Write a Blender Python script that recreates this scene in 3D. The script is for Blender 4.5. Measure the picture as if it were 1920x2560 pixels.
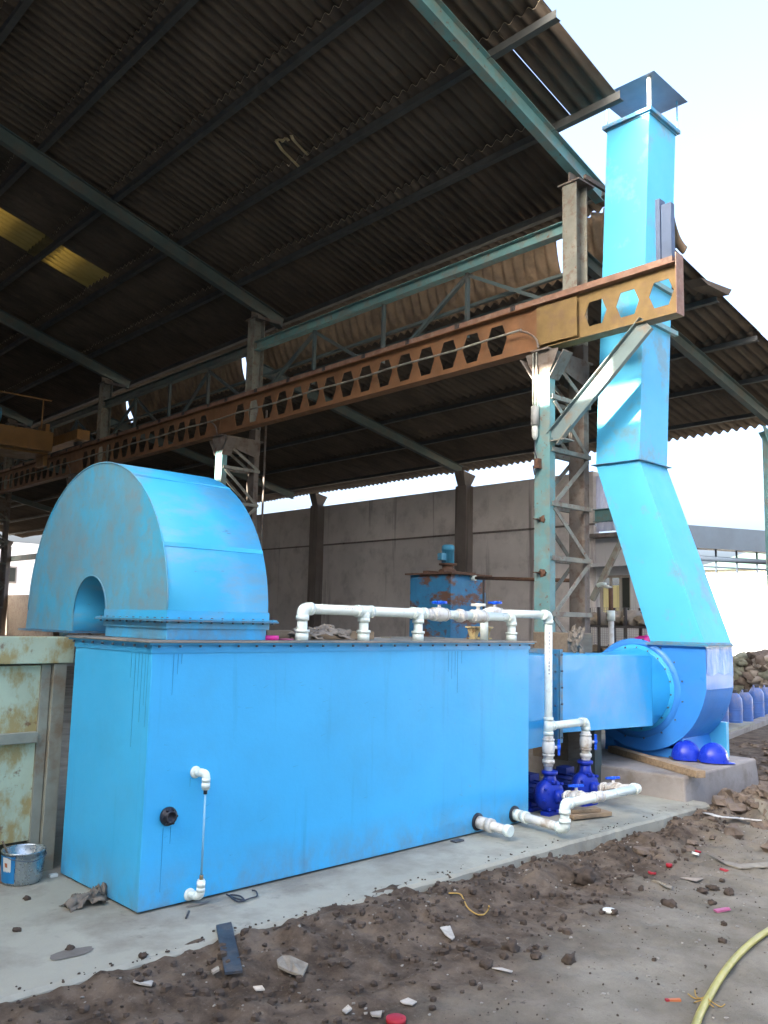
import bpy, bmesh, math, random
from mathutils import Vector, Matrix, noise
random.seed(7)
for o in list(bpy.data.objects): bpy.data.objects.remove(o, do_unlink=True)
SC = bpy.context.scene
COL = SC.collection
R = math.radians
# ------------------------------------------------------------------ camera
YAW, PITCH, ROLL, FPX, EYE = R(45.790), R(7.232), R(1.3755), 2149.86, 1.68
SHED = R(-1.79)                       # the shed stands slightly turned against the tank
Fw = Vector((math.cos(YAW)*math.cos(PITCH), math.sin(YAW)*math.cos(PITCH), math.sin(PITCH)))
Rt = Vector((math.sin(YAW), -math.cos(YAW), 0)); Up = Rt.cross(Fw)
Rt2 = Rt*math.cos(ROLL)+Up*math.sin(ROLL); Up2 = -Rt*math.sin(ROLL)+Up*math.cos(ROLL)
cd = bpy.data.cameras.new('camera'); cam = bpy.data.objects.new('camera', cd); COL.objects.link(cam)
m3 = Matrix((Rt2, Up2, -Fw)).transposed(); cam.matrix_world = Matrix.Translation((0, 0, EYE)) @ m3.to_4x4()
cd.sensor_fit = 'HORIZONTAL'; cd.sensor_width = 36; cd.lens = 36*FPX/1920; cd.clip_start = .05; cd.clip_end = 2000
SC.camera = cam
SC.render.resolution_x = 768; SC.render.resolution_y = 1024
# ------------------------------------------------------------------ light
SUN_EL, SUN_AZ = R(20), SHED+R(-4)     # elevation; heading in which the light travels (about +X)
w = bpy.data.worlds.new('World'); SC.world = w; w.use_nodes = True
nt = w.node_tree; sky = nt.nodes.new('ShaderNodeTexSky'); sky.sky_type = 'NISHITA'; sky.sun_disc = False
sky.sun_elevation = SUN_EL; sky.sun_rotation = R(270)-SUN_AZ
sky.air_density = .6; sky.dust_density = 10.0; sky.ozone_density = 1.5
bg = nt.nodes['Background']; nt.links.new(sky.outputs[0], bg.inputs[0]); bg.inputs[1].default_value = .15
sd = bpy.data.lights.new('sun', 'SUN'); sd.energy = 5.0; sd.angle = R(.5); sd.color = (1, .93, .82)
sun = bpy.data.objects.new('sun', sd); COL.objects.link(sun)
tr = Vector((math.cos(SUN_EL)*math.cos(SUN_AZ), math.cos(SUN_EL)*math.sin(SUN_AZ), -math.sin(SUN_EL)))
sun.rotation_euler = tr.to_track_quat('-Z', 'Y').to_euler(); sun.location = (-20, 0, 30)
SC.view_settings.view_transform = 'Standard'; SC.view_settings.look = 'None'
SC.view_settings.exposure = 3.3; SC.view_settings.gamma = 1
# ------------------------------------------------------------------ measuring rays (pixel of the 1920x2560 photo -> point on a real plane)
def _ray(px, py, sh):
    d = Rt2*(px-960) - Up2*(py-1280) + Fw*FPX
    if sh: d = Matrix.Rotation(-SHED, 3, 'Z') @ d
    return d
def ux(px, py, X, sh=0):
    d = _ray(px, py, sh); return Vector((0, 0, EYE))+d*(X/d.x)
def uy(px, py, Y, sh=0):
    d = _ray(px, py, sh); return Vector((0, 0, EYE))+d*(Y/d.y)
def uz(px, py, Z, sh=0):
    d = _ray(px, py, sh); return Vector((0, 0, EYE))+d*((Z-EYE)/d.z)
# ------------------------------------------------------------------ materials
def mat(name, col, rough=.5, metal=0., var=.12, vscale=2.5, dirt=None, dirt2=None, streak=None, bump=0., bscale=60., spec=.35, stretch=None, trans=None, base=None):
    m = bpy.data.materials.new(name); m.use_nodes = True; n = m.node_tree.nodes; l = m.node_tree.links
    b = n['Principled BSDF']; b.inputs['Roughness'].default_value = rough; b.inputs['Metallic'].default_value = metal
    b.inputs['Specular IOR Level'].default_value = spec
    tc = n.new('ShaderNodeTexCoord')
    def nz(scale, detail=6, rough_=.6, st=None, off=(0, 0, 0)):
        mp = n.new('ShaderNodeMapping'); l.new(tc.outputs['Object'], mp.inputs[0])
        mp.inputs['Scale'].default_value = st or (1, 1, 1); mp.inputs['Location'].default_value = off
        t = n.new('ShaderNodeTexNoise'); l.new(mp.outputs[0], t.inputs['Vector'])
        t.inputs['Scale'].default_value = scale; t.inputs['Detail'].default_value = detail; t.inputs['Roughness'].default_value = rough_
        return t
    def ramp(src, a, b_, va=0., vb=1.):
        r = n.new('ShaderNodeMapRange'); l.new(src, r.inputs[0]); r.inputs[1].default_value = a; r.inputs[2].default_value = b_
        r.inputs[3].default_value = va; r.inputs[4].default_value = vb; r.clamp = True; return r.outputs[0]
    def mix(f, a, c, mode='MIX'):
        x = n.new('ShaderNodeMix'); x.data_type = 'RGBA'; x.blend_type = mode
        if isinstance(f, float): x.inputs[0].default_value = f
        else: l.new(f, x.inputs[0])
        for i, v in ((6, a), (7, c)):
            if isinstance(v, tuple): x.inputs[i].default_value = (*v, 1)
            else: l.new(v, x.inputs[i])
        return x.outputs[2]
    v = ramp(nz(vscale, st=stretch).outputs[0], .3, .7, 1-var, 1+var)
    cmb = n.new('ShaderNodeCombineColor'); [l.new(v, cmb.inputs[i]) for i in range(3)]
    c = mix(1., col, cmb.outputs[0], 'MULTIPLY')
    for k, dd in enumerate((dirt, dirt2)):
        if dd:
            dc, sc, a, b_, amt = dd[:5]; st = dd[5] if len(dd) > 5 else None
            f = ramp(nz(sc, 9, .65, st, (3.1*k+1, 5, 2)).outputs[0], a, b_, 0, amt); c = mix(f, c, dc)
    if streak:
        dc, sc, a, b_, amt = streak
        f = ramp(nz(sc, 5, .6, (1, 1, .06), (7, 1, 0)).outputs[0], a, b_, 0, amt); c = mix(f, c, dc)
    if base:
        sx = n.new('ShaderNodeSeparateXYZ'); l.new(tc.outputs['Object'], sx.inputs[0]); hz_ = ramp(sx.outputs[2], 0., base[1], 1, 0)
        q = n.new('ShaderNodeMath'); q.operation = 'MULTIPLY'; l.new(hz_, q.inputs[0]); l.new(ramp(nz(5, 9, .7, (1, 1, .7), (9, 9, 9)).outputs[0], .38, .66, .05, 1), q.inputs[1])
        q2 = n.new('ShaderNodeMath'); q2.operation = 'MULTIPLY'; l.new(q.outputs[0], q2.inputs[0]); q2.inputs[1].default_value = base[2]; c = mix(q2.outputs[0], c, base[0])
    l.new(c, b.inputs['Base Color'])
    rv = ramp(nz(vscale*3, 5).outputs[0], .3, .7, max(0, rough-.1), min(1, rough+.12)); l.new(rv, b.inputs['Roughness'])
    if bump:
        bp = n.new('ShaderNodeBump'); bp.inputs['Strength'].default_value = 1; bp.inputs['Distance'].default_value = bump
        l.new(nz(bscale, 8, .7).outputs[0], bp.inputs['Height']); l.new(bp.outputs[0], b.inputs['Normal'])
    if trans:
        t = n.new('ShaderNodeBsdfTranslucent'); t.inputs[0].default_value = (*trans, 1)
        ms = n.new('ShaderNodeMixShader'); ms.inputs[0].default_value = .6
        l.new(b.outputs[0], ms.inputs[1]); l.new(t.outputs[0], ms.inputs[2]); l.new(ms.outputs[0], n['Material Output'].inputs[0])
    return m
DUST = (.30, .25, .19); RUST = (.16, .06, .025)
TANKC = (.05, .44, .78)
M = dict(
 tank=mat('tank_paint', TANKC, .42, var=.06, vscale=1.2, dirt=((.06, .34, .55), 1.8, .5, .75, .35), dirt2=((.22, .20, .15), 7, .68, .76, .35), streak=((.02, .26, .48), 9, .60, .72, .35), bump=.006, bscale=1.4, base=((.19, .17, .12), .30, .6)),
 hood=mat('hood_paint', (.06, .40, .60), .5, var=.1, vscale=2, dirt=((.19, .29, .31), 3.2, .38, .56, .62, (1, 1, .6)), dirt2=((.26, .24, .20), 11, .5, .66, .4), bump=.0015, bscale=12),
 hoodtop=mat('hood_roof_paint', (.05, .42, .68), .42, var=.08, vscale=1.5, dirt=((.20, .34, .44), 2.4, .48, .66, .6, (1, 1, 3)), dirt2=((.09, .15, .22), 5, .66, .72, .6, (1, .35, 3)), bump=.001, bscale=8),
 chim=mat('chimney_paint', (.075, .42, .66), .42, var=.06, vscale=1.2, dirt=((.19, .23, .21), 1.9, .54, .66, .6), bump=.001, bscale=5),
 fan=mat('fan_paint', (.035, .215, .60), .36, var=.06, vscale=1.5, dirt=((.08, .2, .45), 3, .5, .75, .4), bump=.0015, bscale=6),
 duct=mat('duct_paint', (.035, .37, .70), .38, var=.07, vscale=1.6, dirt=((.16, .36, .62), 1.6, .52, .7, .5), bump=.002, bscale=4),
 strut=mat('grey_green_channel', (.15, .21, .21), .5, var=.15, vscale=3, dirt=((.20, .15, .11), 3, .5, .62, .85), bump=.001),
 reflection=mat('painted_sky_reflection', (.06, .26, .66), .42, var=.1, vscale=3, dirt=((.36, .56, .80), 11, .50, .60, .5, (1, 1, .12)), bump=.004, bscale=14),  # pale streaks in the colour stand for reflected sky
 flange=mat('flange_paint', (.05, .23, .38), .5, var=.2, vscale=8, dirt=((.17, .17, .15), 7, .45, .62, .8), bump=.001),
 lid=mat('tank_lid_dust', (.13, .17, .18), .8, var=.2, vscale=5, dirt=(DUST, 3, .4, .6, .8)),
 bolt=mat('bolt_steel', (.09, .12, .15), .5, .3, var=.2, vscale=30),
 pale=mat('pale_green_steel', (.46, .54, .38), .55, var=.15, vscale=3, dirt=((.36, .25, .07), 7, .46, .58, .8, (1, 1, .55)), dirt2=(RUST, 12, .60, .70, .8), bump=.001),
 palerib=mat('grey_green_rib', (.26, .27, .21), .7, var=.2, vscale=4, dirt=((.20, .13, .07), 4, .5, .65, .7), bump=.001),
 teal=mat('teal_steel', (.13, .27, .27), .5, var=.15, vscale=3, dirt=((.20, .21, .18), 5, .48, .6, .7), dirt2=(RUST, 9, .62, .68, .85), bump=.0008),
 tealdark=mat('shaded_teal_steel', (.062, .092, .092), .6, var=.18, vscale=2, dirt=((.10, .09, .075), 3, .45, .65, .7), bump=.0008),  # darker copy of the teal steel, with the shed's shade put into its colour
 lace=mat('rusty_grey_steel', (.21, .215, .18), .6, var=.2, vscale=5, dirt=((.16, .11, .08), 7, .5, .62, .8), dirt2=(RUST, 16, .6, .68, .9), bump=.001),
 browncol=mat('brown_dusty_steel', (.15, .13, .11), .75, var=.2, vscale=5, dirt=((.10, .065, .045), 8, .5, .62, .8), bump=.001),
 purlin=mat('dark_purlin_steel', (.055, .06, .06), .7, var=.2, vscale=3),
 orange=mat('orange_girder_paint', (.185, .092, .042), .6, var=.25, vscale=2.5, dirt=((.16, .09, .05), 5, .52, .66, .7), bump=.001),
 ochre=mat('ochre_girder_paint', (.175, .118, .045), .6, var=.25, vscale=4, dirt=((.14, .09, .05), 5, .5, .64, .8), bump=.001),
 railm=mat('rusty_rail', (.19, .11, .075), .6, var=.25, vscale=6, dirt=((.24, .17, .13), 9, .5, .62, .7), bump=.001),
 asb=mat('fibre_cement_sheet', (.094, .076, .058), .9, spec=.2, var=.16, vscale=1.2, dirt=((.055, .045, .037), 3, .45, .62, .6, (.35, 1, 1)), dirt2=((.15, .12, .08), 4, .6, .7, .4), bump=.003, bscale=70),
 asblip=mat('pale_sheet_lip', (.55, .47, .33), .9, var=.35, vscale=6, dirt=((.10, .08, .05), 5, .5, .6, .9)),
 asbtan=mat('tan_cladding_sheet', (.25, .18, .115), .85, var=.25, vscale=2, dirt=((.14, .10, .07), 4, .48, .64, .7), bump=.002),
 skyl=mat('yellow_translucent_sheet', (.22, .20, .11), .7, var=.4, vscale=2, trans=(.24, .195, .085)),
 lilac=mat('translucent_sheet', (.60, .60, .66), .6, var=.1, vscale=6, trans=(.8, .8, .85)),
 wall=mat('cement_plaster_wall', (.58, .54, .505), .95, spec=.2, var=.14, vscale=.9, dirt=((.29, .265, .25), 2, .5, .7, .6), streak=((.15, .13, .12), 3.0, .60, .70, .75), bump=.003, bscale=25),
 wallcol=mat('dark_stained_concrete', (.18, .155, .135), .9, spec=.2, var=.15, vscale=2, streak=((.07, .06, .05), 6, .5, .65, .6), bump=.002),
 room=mat('cream_plaster', (.46, .46, .46), .9, var=.07, vscale=2, streak=((.2, .17, .15), 5, .6, .7, .5)),
 conc=mat('concrete_slab', (.335, .33, .262), .88, spec=.25, var=.14, vscale=1.1, dirt=((.20, .185, .145), 1.7, .44, .62, .8), dirt2=((.10, .085, .065), 4, .60, .74, .7), bump=.006, bscale=30),
 plinth=mat('concrete_plinth', (.27, .25, .225), .9, spec=.25, var=.14, vscale=3, dirt=((.16, .13, .10), 3, .5, .68, .7), bump=.004, bscale=35),
 pvc=mat('white_pvc', (.70, .78, .70), .32, var=.05, vscale=5, dirt=((.42, .38, .30), 9, .55, .7, .5)),
 pvcdirty=mat('dusty_white_pvc', (.62, .62, .56), .45, var=.1, vscale=8, dirt=((.30, .23, .15), 9, .48, .64, .75)),
 ink=mat('grey_print', (.12, .14, .18), .5),
 bluehandle=mat('blue_plastic', (.01, .09, .62), .3, var=.1, vscale=10),
 pump=mat('blue_cast_iron', (.008, .03, .33), .35, var=.15, vscale=8, bump=.002, bscale=60),
 motorg=mat('dark_blue_motor', (.01, .025, .16), .5, var=.2, vscale=8),
 black=mat('black_plastic', (.018, .022, .03), .4, var=.2, vscale=10),
 glass=mat('sight_tube', (.20, .45, .62), .15, var=.05),
 brass=mat('dull_brass', (.25, .19, .10), .4, .6),
 wood=mat('weathered_timber', (.30, .22, .135), .85, var=.2, vscale=3, stretch=(1, 8, 8), dirt=((.15, .11, .07), 5, .5, .66, .7, (1, 6, 6)), bump=.002, bscale=40),
 woodd=mat('grey_timber', (.17, .135, .095), .9, var=.2, vscale=4, stretch=(1, 8, 8), bump=.002),
 cloth=mat('dirty_cloth', (.30, .255, .20), .95, var=.2, vscale=12, bump=.002),
 glove=mat('grey_brown_rag', (.17, .15, .12), .95, var=.3, vscale=20, bump=.002),
 pink=mat('pink_tape', (.62, .03, .26), .35),
 rustbox=mat('blue_paint_rusted', (.035, .19, .36), .6, var=.2, vscale=3, dirt=((.15, .075, .04), 1.8, .50, .57, .95, (1, 1, 2.2)), dirt2=((.09, .04, .025), 6, .56, .64, .8), bump=.002),
 rusttop=mat('rusty_plate', (.13, .075, .05), .85, var=.3, vscale=6, bump=.002),
 motorb=mat('light_blue_motor', (.06, .28, .42), .5, var=.15, vscale=6, dirt=((.12, .10, .09), 6, .52, .66, .7)),
 rustpipe=mat('rusty_pipe', (.12, .065, .04), .8, var=.3, vscale=14, bump=.001),
 soilmat=None,
 clod=mat('soil_clod', (.085, .067, .052), .97, spec=.1, var=.35, vscale=9, bump=.006, bscale=60),
 clodl=mat('dry_soil_lump', (.145, .115, .088), .97, spec=.1, var=.3, vscale=7, bump=.006, bscale=50),
 stone=mat('pale_chip', (.30, .28, .235), .95, var=.3, vscale=15, dirt=((.12, .1, .08), 12, .5, .65, .7)),
 board=mat('plywood_scrap', (.27, .245, .19), .9, var=.2, vscale=7, dirt=((.13, .11, .085), 5, .5, .66, .8)),
 red=mat('red_plastic', (.34, .02, .03), .5), pinkp=mat('pink_plastic', (.42, .12, .22), .5),
 white=mat('white_plastic', (.72, .74, .66), .4, var=.06), paper=mat('scrap_paper', (.42, .39, .33), .95, var=.25, vscale=20),
 hose=mat('yellow_green_hose', (.38, .34, .08), .42, var=.15, vscale=5, dirt=((.25, .22, .13), 4, .5, .7, .6)),
 rope=mat('yellow_twine', (.42, .27, .07), .8, var=.2, vscale=30),
 wire=mat('dark_cable', (.03, .035, .045), .5), plate=mat('dark_steel_plate', (.055, .065, .075), .55, .3, var=.3, vscale=6, dirt=((.13, .11, .09), 7, .5, .62, .8), bump=.001),
 tin=mat('tinplate', (.42, .48, .50), .28, .85, var=.1, vscale=8), tinblue=mat('can_label_blue', (.02, .19, .42), .35), label=mat('can_label_white', (.62, .64, .6), .4), lorange=mat('can_label_orange', (.5, .16, .06), .4),
 brick=mat('brick', (.34, .19, .12), .9, var=.2, vscale=10, bump=.002),
 helmet=mat('blue_hard_hat', (.010, .035, .42), .32, var=.04), tag=mat('white_tag', (.75, .75, .78), .4),
 jerry=mat('blue_plastic_can', (.07, .16, .44), .4, var=.2, vscale=3, dirt=((.22, .22, .28), 4, .5, .66, .7)), jerrylid=mat('dark_cap', (.05, .045, .04), .6),
 sack=mat('sack_grey', (.28, .245, .20), .95, var=.3, vscale=5, dirt=((.30, .24, .14), 4, .55, .66, .7), bump=.004, bscale=30),
 sackg=mat('sack_green', (.20, .20, .14), .95, var=.3, vscale=5, bump=.004),
 frame=mat('dark_angle_steel', (.045, .04, .038), .7, var=.2, vscale=8), mesh=mat('wire_mesh', (.30, .30, .28), .5, .4),
 winframe=mat('window_frame', (.30, .27, .23), .7), pane=mat('window_glass', (.04, .045, .04), .1),
 curtain=mat('yellow_curtain', (.72, .66, .34), .9, stretch=(1, 6, .2)),
 whitew=mat('whitewashed_wall', (.78, .78, .74), .9, var=.05), farroof=mat('green_grey_roof', (.07, .12, .10), .8, var=.12, vscale=1),
 gantry=mat('grey_gantry', (.02, .03, .045), .7, var=.2, vscale=1), tube=mat('fluorescent_housing', (.30, .31, .29), .5), lampg=mat('frosted_glass', (.55, .58, .52), .3),
 shade_block=mat('shade_block_grey', (.40, .39, .36), .9, var=.1), yellowp=mat('crane_yellow', (.20, .10, .025), .5, var=.2, vscale=2, dirt=((.14, .08, .04), 4, .52, .68, .7)),
 yrust=mat('yellow_rusty_bracket', (.50, .40, .20), .8, var=.3, vscale=10, dirt=((.16, .08, .04), 9, .5, .58, .9)), leaf=mat('leaf', (.05, .09, .03), .7),
 capm=mat('cowl_sheet', (.06, .09, .15), .55, var=.15, vscale=3), )
# ------------------------------------------------------------------ mesh builder
class MB:
    def __init__(s): s.v = []; s.f = []; s.sm = []; s.mi = []; s.m = 0
    def add(s, vs, fs, smooth=False):
        b = len(s.v); s.v += [Vector(p) for p in vs]
        for f in fs: s.f.append([b+i for i in f]); s.sm.append(smooth); s.mi.append(s.m)
        return s
    def box(s, x0, x1, y0, y1, z0, z1):
        return s.hexa([(x0, y0, z0), (x1, y0, z0), (x1, y1, z0), (x0, y1, z0)], [(x0, y0, z1), (x1, y0, z1), (x1, y1, z1), (x0, y1, z1)])
    def hexa(s, bot, top):
        return s.add(list(bot)+list(top), [(3, 2, 1, 0), (4, 5, 6, 7), (0, 1, 5, 4), (1, 2, 6, 5), (2, 3, 7, 6), (3, 0, 4, 7)])
    def bar(s, a, b, wd, h, up=(0, 0, 1)):          # rectangular bar from a to b, wd across, h along up
        a, b = Vector(a), Vector(b); d = (b-a).normalized(); sd_ = d.cross(Vector(up)).normalized(); u = sd_.cross(d)
        q = lambda p: [p+sd_*i*wd/2+u*j*h/2 for i, j in ((-1, -1), (1, -1), (1, 1), (-1, 1))]
        return s.hexa(q(a), q(b))
    def angle(s, a, b, wd, h, t=.008, up=(0, 0, 1)):   # L section: flat leg wd across, standing leg h along up
        a, b = Vector(a), Vector(b); d = (b-a).normalized(); sd_ = d.cross(Vector(up)).normalized(); u = sd_.cross(d)
        s.bar(a, b, wd, t, up)
        o = sd_*(wd/2-t/2)+u*(h/2+t/2+.0005); return s.bar(a+o, b+o, t, h, up)
    def isec(s, a, b, wd, h, t=.012, up=(0, 0, 1)):
        a, b = Vector(a), Vector(b); d = (b-a).normalized(); sd_ = d.cross(Vector(up)).normalized(); u = sd_.cross(d)
        o = u*(h/2-t/2); s.bar(a+o, b+o, wd, t, up); s.bar(a-o, b-o, wd, t, up); return s.bar(a, b, t*.8, h-2*t-.001, up)
    def tube(s, pts, r, n=14, caps=True):
        pts = [Vector(p) for p in pts]; rs = r if isinstance(r, (list, tuple)) else [r]*len(pts)
        t0 = (pts[1]-pts[0]).normalized(); a = t0.orthogonal().normalized(); rings = []; b = len(s.v); prev = t0
        for i, p in enumerate(pts):
            t = (pts[min(i+1, len(pts)-1)]-pts[max(i-1, 0)]).normalized()
            if t.length < .5: t = prev
            a = (a-t*a.dot(t)).normalized(); c = t.cross(a); prev = t
            rings.append([p+(a*math.cos(k*2*math.pi/n)+c*math.sin(k*2*math.pi/n))*rs[i] for k in range(n)])
        vs = [q for g in rings for q in g]
        fs = [(i*n+k, i*n+(k+1) % n, (i+1)*n+(k+1) % n, (i+1)*n+k) for i in range(len(pts)-1) for k in range(n)]
        s.add(vs, fs, True)
        if caps:
            s.f.append([b+k for k in range(n)][::-1]); s.sm.append(False); s.mi.append(s.m)
            e = b+(len(pts)-1)*n; s.f.append([e+k for k in range(n)]); s.sm.append(False); s.mi.append(s.m)
        return s
    def cyl(s, a, b, r, n=18): return s.tube([a, b], r, n)
    def prism(s, poly, off):                        # closed polygon (3d points) pushed along off
        k = len(poly); off = Vector(off); vs = [Vector(p) for p in poly]+[Vector(p)+off for p in poly]
        return s.add(vs, [tuple(range(k))[::-1], tuple(range(k, 2*k))]+[(i, (i+1) % k, k+(i+1) % k, k+i) for i in range(k)])
    def lathe(s, prof, c=(0, 0, 0), n=24, ax=None, ang=2*math.pi):   # prof: (radius, height)
        c = Vector(c); q = Vector(ax).normalized().to_track_quat('Z', 'Y').to_matrix() if ax else Matrix.Identity(3)
        vs = [c+q @ Vector((r*math.cos(k*2*math.pi/n), r*math.sin(k*2*math.pi/n), z)) for r, z in prof for k in range(n)]
        return s.add(vs, [(i*n+k, i*n+(k+1) % n, (i+1)*n+(k+1) % n, (i+1)*n+k) for i in range(len(prof)-1) for k in range(n)], True)
    def grid(s, fn, nu, nv, smooth=True):
        vs = [fn(i/nu, j/nv) for i in range(nu+1) for j in range(nv+1)]
        return s.add(vs, [(i*(nv+1)+j, (i+1)*(nv+1)+j, (i+1)*(nv+1)+j+1, i*(nv+1)+j+1) for i in range(nu) for j in range(nv)], smooth)
    def lump(s, c, rx, ry, rz, seed=0, n=7, rough=.25, sq=0., sm=True):
        c = Vector(c); vs = []; nn = 2*n
        for i in range(n+1):
            th = math.pi*i/n
            for k in range(nn):
                ph = 2*math.pi*k/nn; d = Vector((math.sin(th)*math.cos(ph), math.sin(th)*math.sin(ph), math.cos(th)))
                if sq: d = Vector([math.copysign(abs(x)**(1-sq), x) for x in d])
                f = 1+rough*noise.noise(Vector((d.x*1.7+seed*3.3, d.y*1.7, d.z*1.7)))*1.6+rough*.6*noise.noise(Vector((d.x*4+seed, d.y*4, d.z*4)))
                vs.append(c+Vector((d.x*rx, d.y*ry, d.z*rz))*f)
        return s.add(vs, [(i*nn+k, (i+1)*nn+k, (i+1)*nn+(k+1) % nn, i*nn+(k+1) % nn) for i in range(n) for k in range(nn)], sm)
def crumple(b, c, sx, sy, h, seed, vert=False):
    c = Vector(c)
    def fn(i, j):
        u, v = (i-.5)*2, (j-.5)*2; r_ = max(0, 1-(u*u+v*v)*.55); e = seed*5.1
        n1 = noise.noise(Vector((u*1.6+e, v*1.6, 0))); n2 = noise.noise(Vector((u*4+e, v*4, 3))); n3 = noise.noise(Vector((u*9+e, v*9, 7)))
        z = h*(r_*.75+abs(n1)*.9+abs(n2)*.55*r_+.18*n3)*min(1, .15+r_*1.6); sh = .35*n2+.2*n3
        p = Vector((u*sx*(1+.3*n1)+sx*sh*.5, v*sy*(1+.35*n1)+sy*.5*noise.noise(Vector((u*3, v*3+e, 9))), max(.002, z)))
        return c+(Vector((-p.z, p.x, p.y)) if vert else p)
    return b.grid(fn, 36, 28)
def origin_of(o):
    while o.parent: o = o.parent
    return Vector(o['_loc'])
def build(name, mb, m, parent=None, loc=None, shed=0, bevel=0, solid=0, weld=False, kind=None, label=None, cat=None, group=None):
    me = bpy.data.meshes.new(name); o = bpy.data.objects.new(name, me); COL.objects.link(o)
    if parent:
        o.parent = parent; org = origin_of(parent)
    else:
        org = Vector(loc or (0, 0, 0)); o['_loc'] = tuple(org)
        rz = SHED if shed else 0; o.location = Matrix.Rotation(rz, 3, 'Z') @ org; o.rotation_euler = (0, 0, rz)
    me.from_pydata([v-org for v in mb.v], [], mb.f)
    ms = m if isinstance(m, (list, tuple)) else [m]
    for x in ms: me.materials.append(M[x] if isinstance(x, str) else x)
    me.polygons.foreach_set('use_smooth', mb.sm); me.polygons.foreach_set('material_index', mb.mi)
    bm = bmesh.new(); bm.from_mesh(me)
    if weld: bmesh.ops.remove_doubles(bm, verts=bm.verts, dist=1e-5)
    bmesh.ops.recalc_face_normals(bm, faces=bm.faces); bm.to_mesh(me); bm.free()
    if solid:
        d = o.modifiers.new('solid', 'SOLIDIFY'); d.thickness = solid; d.offset = 0
    if bevel:
        d = o.modifiers.new('bevel', 'BEVEL'); d.width = bevel; d.segments = 2; d.limit_method = 'ANGLE'; d.angle_limit = R(50)
    tag(o, label, cat, group, kind); return o
def tag(o, label=None, cat=None, group=None, kind=None):
    if label: o['label'] = label
    if cat: o['category'] = cat
    if group: o['group'] = group
    if kind: o['kind'] = kind
    return o
def thing(name, label, cat, loc=(0, 0, 0), shed=0, group=None):
    o = bpy.data.objects.new(name, None); COL.objects.link(o); o.empty_display_size = .1; o['_loc'] = tuple(loc)
    rz = SHED if shed else 0; o.location = Matrix.Rotation(rz, 3, 'Z') @ Vector(loc); o.rotation_euler = (0, 0, rz)
    return tag(o, label, cat, group)
def copy_tree(o, parent=None):
    c = o.copy(); COL.objects.link(c); c.parent = parent
    for ch in list(o.children): copy_tree(ch, c)
    return c
def bez(a, c, b, n=7):
    a, b, c = Vector(a), Vector(b), Vector(c); return [a*(1-t)**2+c*2*t*(1-t)+b*t*t for t in [i/n for i in range(n+1)]]
def spline(pts, sub=8):
    pts = [Vector(p) for p in pts]; P = [pts[0]]+pts+[pts[-1]]; out = []
    for i in range(1, len(P)-2):
        for k in range(sub):
            t = k/sub; a, b, c, d = P[i-1:i+3]
            out.append(.5*((2*b)+(c-a)*t+(2*a-5*b+4*c-d)*t*t+(3*b-a-3*c+d)*t**3))
    return out+[pts[-1]]

# ================================================================== GROUND
def ground_h(x, y):
    n1 = noise.noise(Vector((x*.9, y*.9, 0))); n2 = noise.noise(Vector((x*5, y*5, 3))); n3 = noise.noise(Vector((x*15, y*15, 9)))
    t = min(1, max(0, (x-4.0)/2.2)); base = -.012-.085*t
    d = max(0, min(1, (4.05-y)/.7)); base += -(.075-.035*t)*d                 # soil falls away from the slab
    loose = max(0, min(1, (y-2.2)/1.2))
    n4 = noise.noise(Vector((x*8, y*8, 13))); z = base+.02*n1+(.012+.020*loose)*n2+(.003+.013*loose)*n3+.022*loose*max(0, abs(n4)-.12)
    hx = math.exp(-((x-9.9)**2/3.2+(y-3.25)**2/.42)); z += .20*hx*(1+.6*n2)
    z += .03*math.exp(-((y-3.75)**2)/.03)*(1+n2)*min(1, max(0, x-2))
    far = max(0, min(1, (math.hypot(x-5, y-3)-9)/6)); z = z*(1-far)+far*-.16
    if y > 4.05: z = min(z, -.14) if x < 8.4 else z
    return z
def axis(a, b, fa, fb, step, big):
    out = []; x = a
    while x < fa-1e-6: out.append(x); x += max(step*2, min(big, (fa-x)*.35))
    x = fa
    while x < fb: out.append(x); x += step
    x = fb
    while x < b: out.append(x); x += max(step*2, min(big, (x-fb)*.35+step*2))
    return out+[b]
xs = axis(-300, 400, 1.2, 11, .028, 40); ys = axis(-300, 500, 1.4, 4.2, .022, 40)
g = MB(); nx, ny = len(xs), len(ys)
g.add([(x, y, ground_h(x, y)) for x in xs for y in ys], [(i*ny+j, (i+1)*ny+j, (i+1)*ny+j+1, i*ny+j+1) for i in range(nx-1) for j in range(ny-1)], True)
sm = bpy.data.materials.new('yard_soil'); sm.use_nodes = True; n = sm.node_tree.nodes; l = sm.node_tree.links; b = n['Principled BSDF']
b.inputs['Roughness'].default_value = .96; b.inputs['Specular IOR Level'].default_value = .12
tc = n.new('ShaderNodeTexCoord'); sp = n.new('ShaderNodeSeparateXYZ'); l.new(tc.outputs['Object'], sp.inputs[0])
def _n(scale, det=8, ro=.65):
    t = n.new('ShaderNodeTexNoise'); l.new(tc.outputs['Object'], t.inputs['Vector']); t.inputs['Scale'].default_value = scale; t.inputs['Detail'].default_value = det; t.inputs['Roughness'].default_value = ro; return t.outputs[0]
def _m(op, a, b_):
    t = n.new('ShaderNodeMath'); t.operation = op
    for i, v in ((0, a), (1, b_)):
        if isinstance(v, (int, float)): t.inputs[i].default_value = v
        else: l.new(v, t.inputs[i])
    return t.outputs[0]
def _r(src, a, b_, c=0., d=1.):
    t = n.new('ShaderNodeMapRange'); l.new(src, t.inputs[0])
    for i, v in enumerate((a, b_, c, d)): t.inputs[i+1].default_value = v
    return t.outputs[0]
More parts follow.
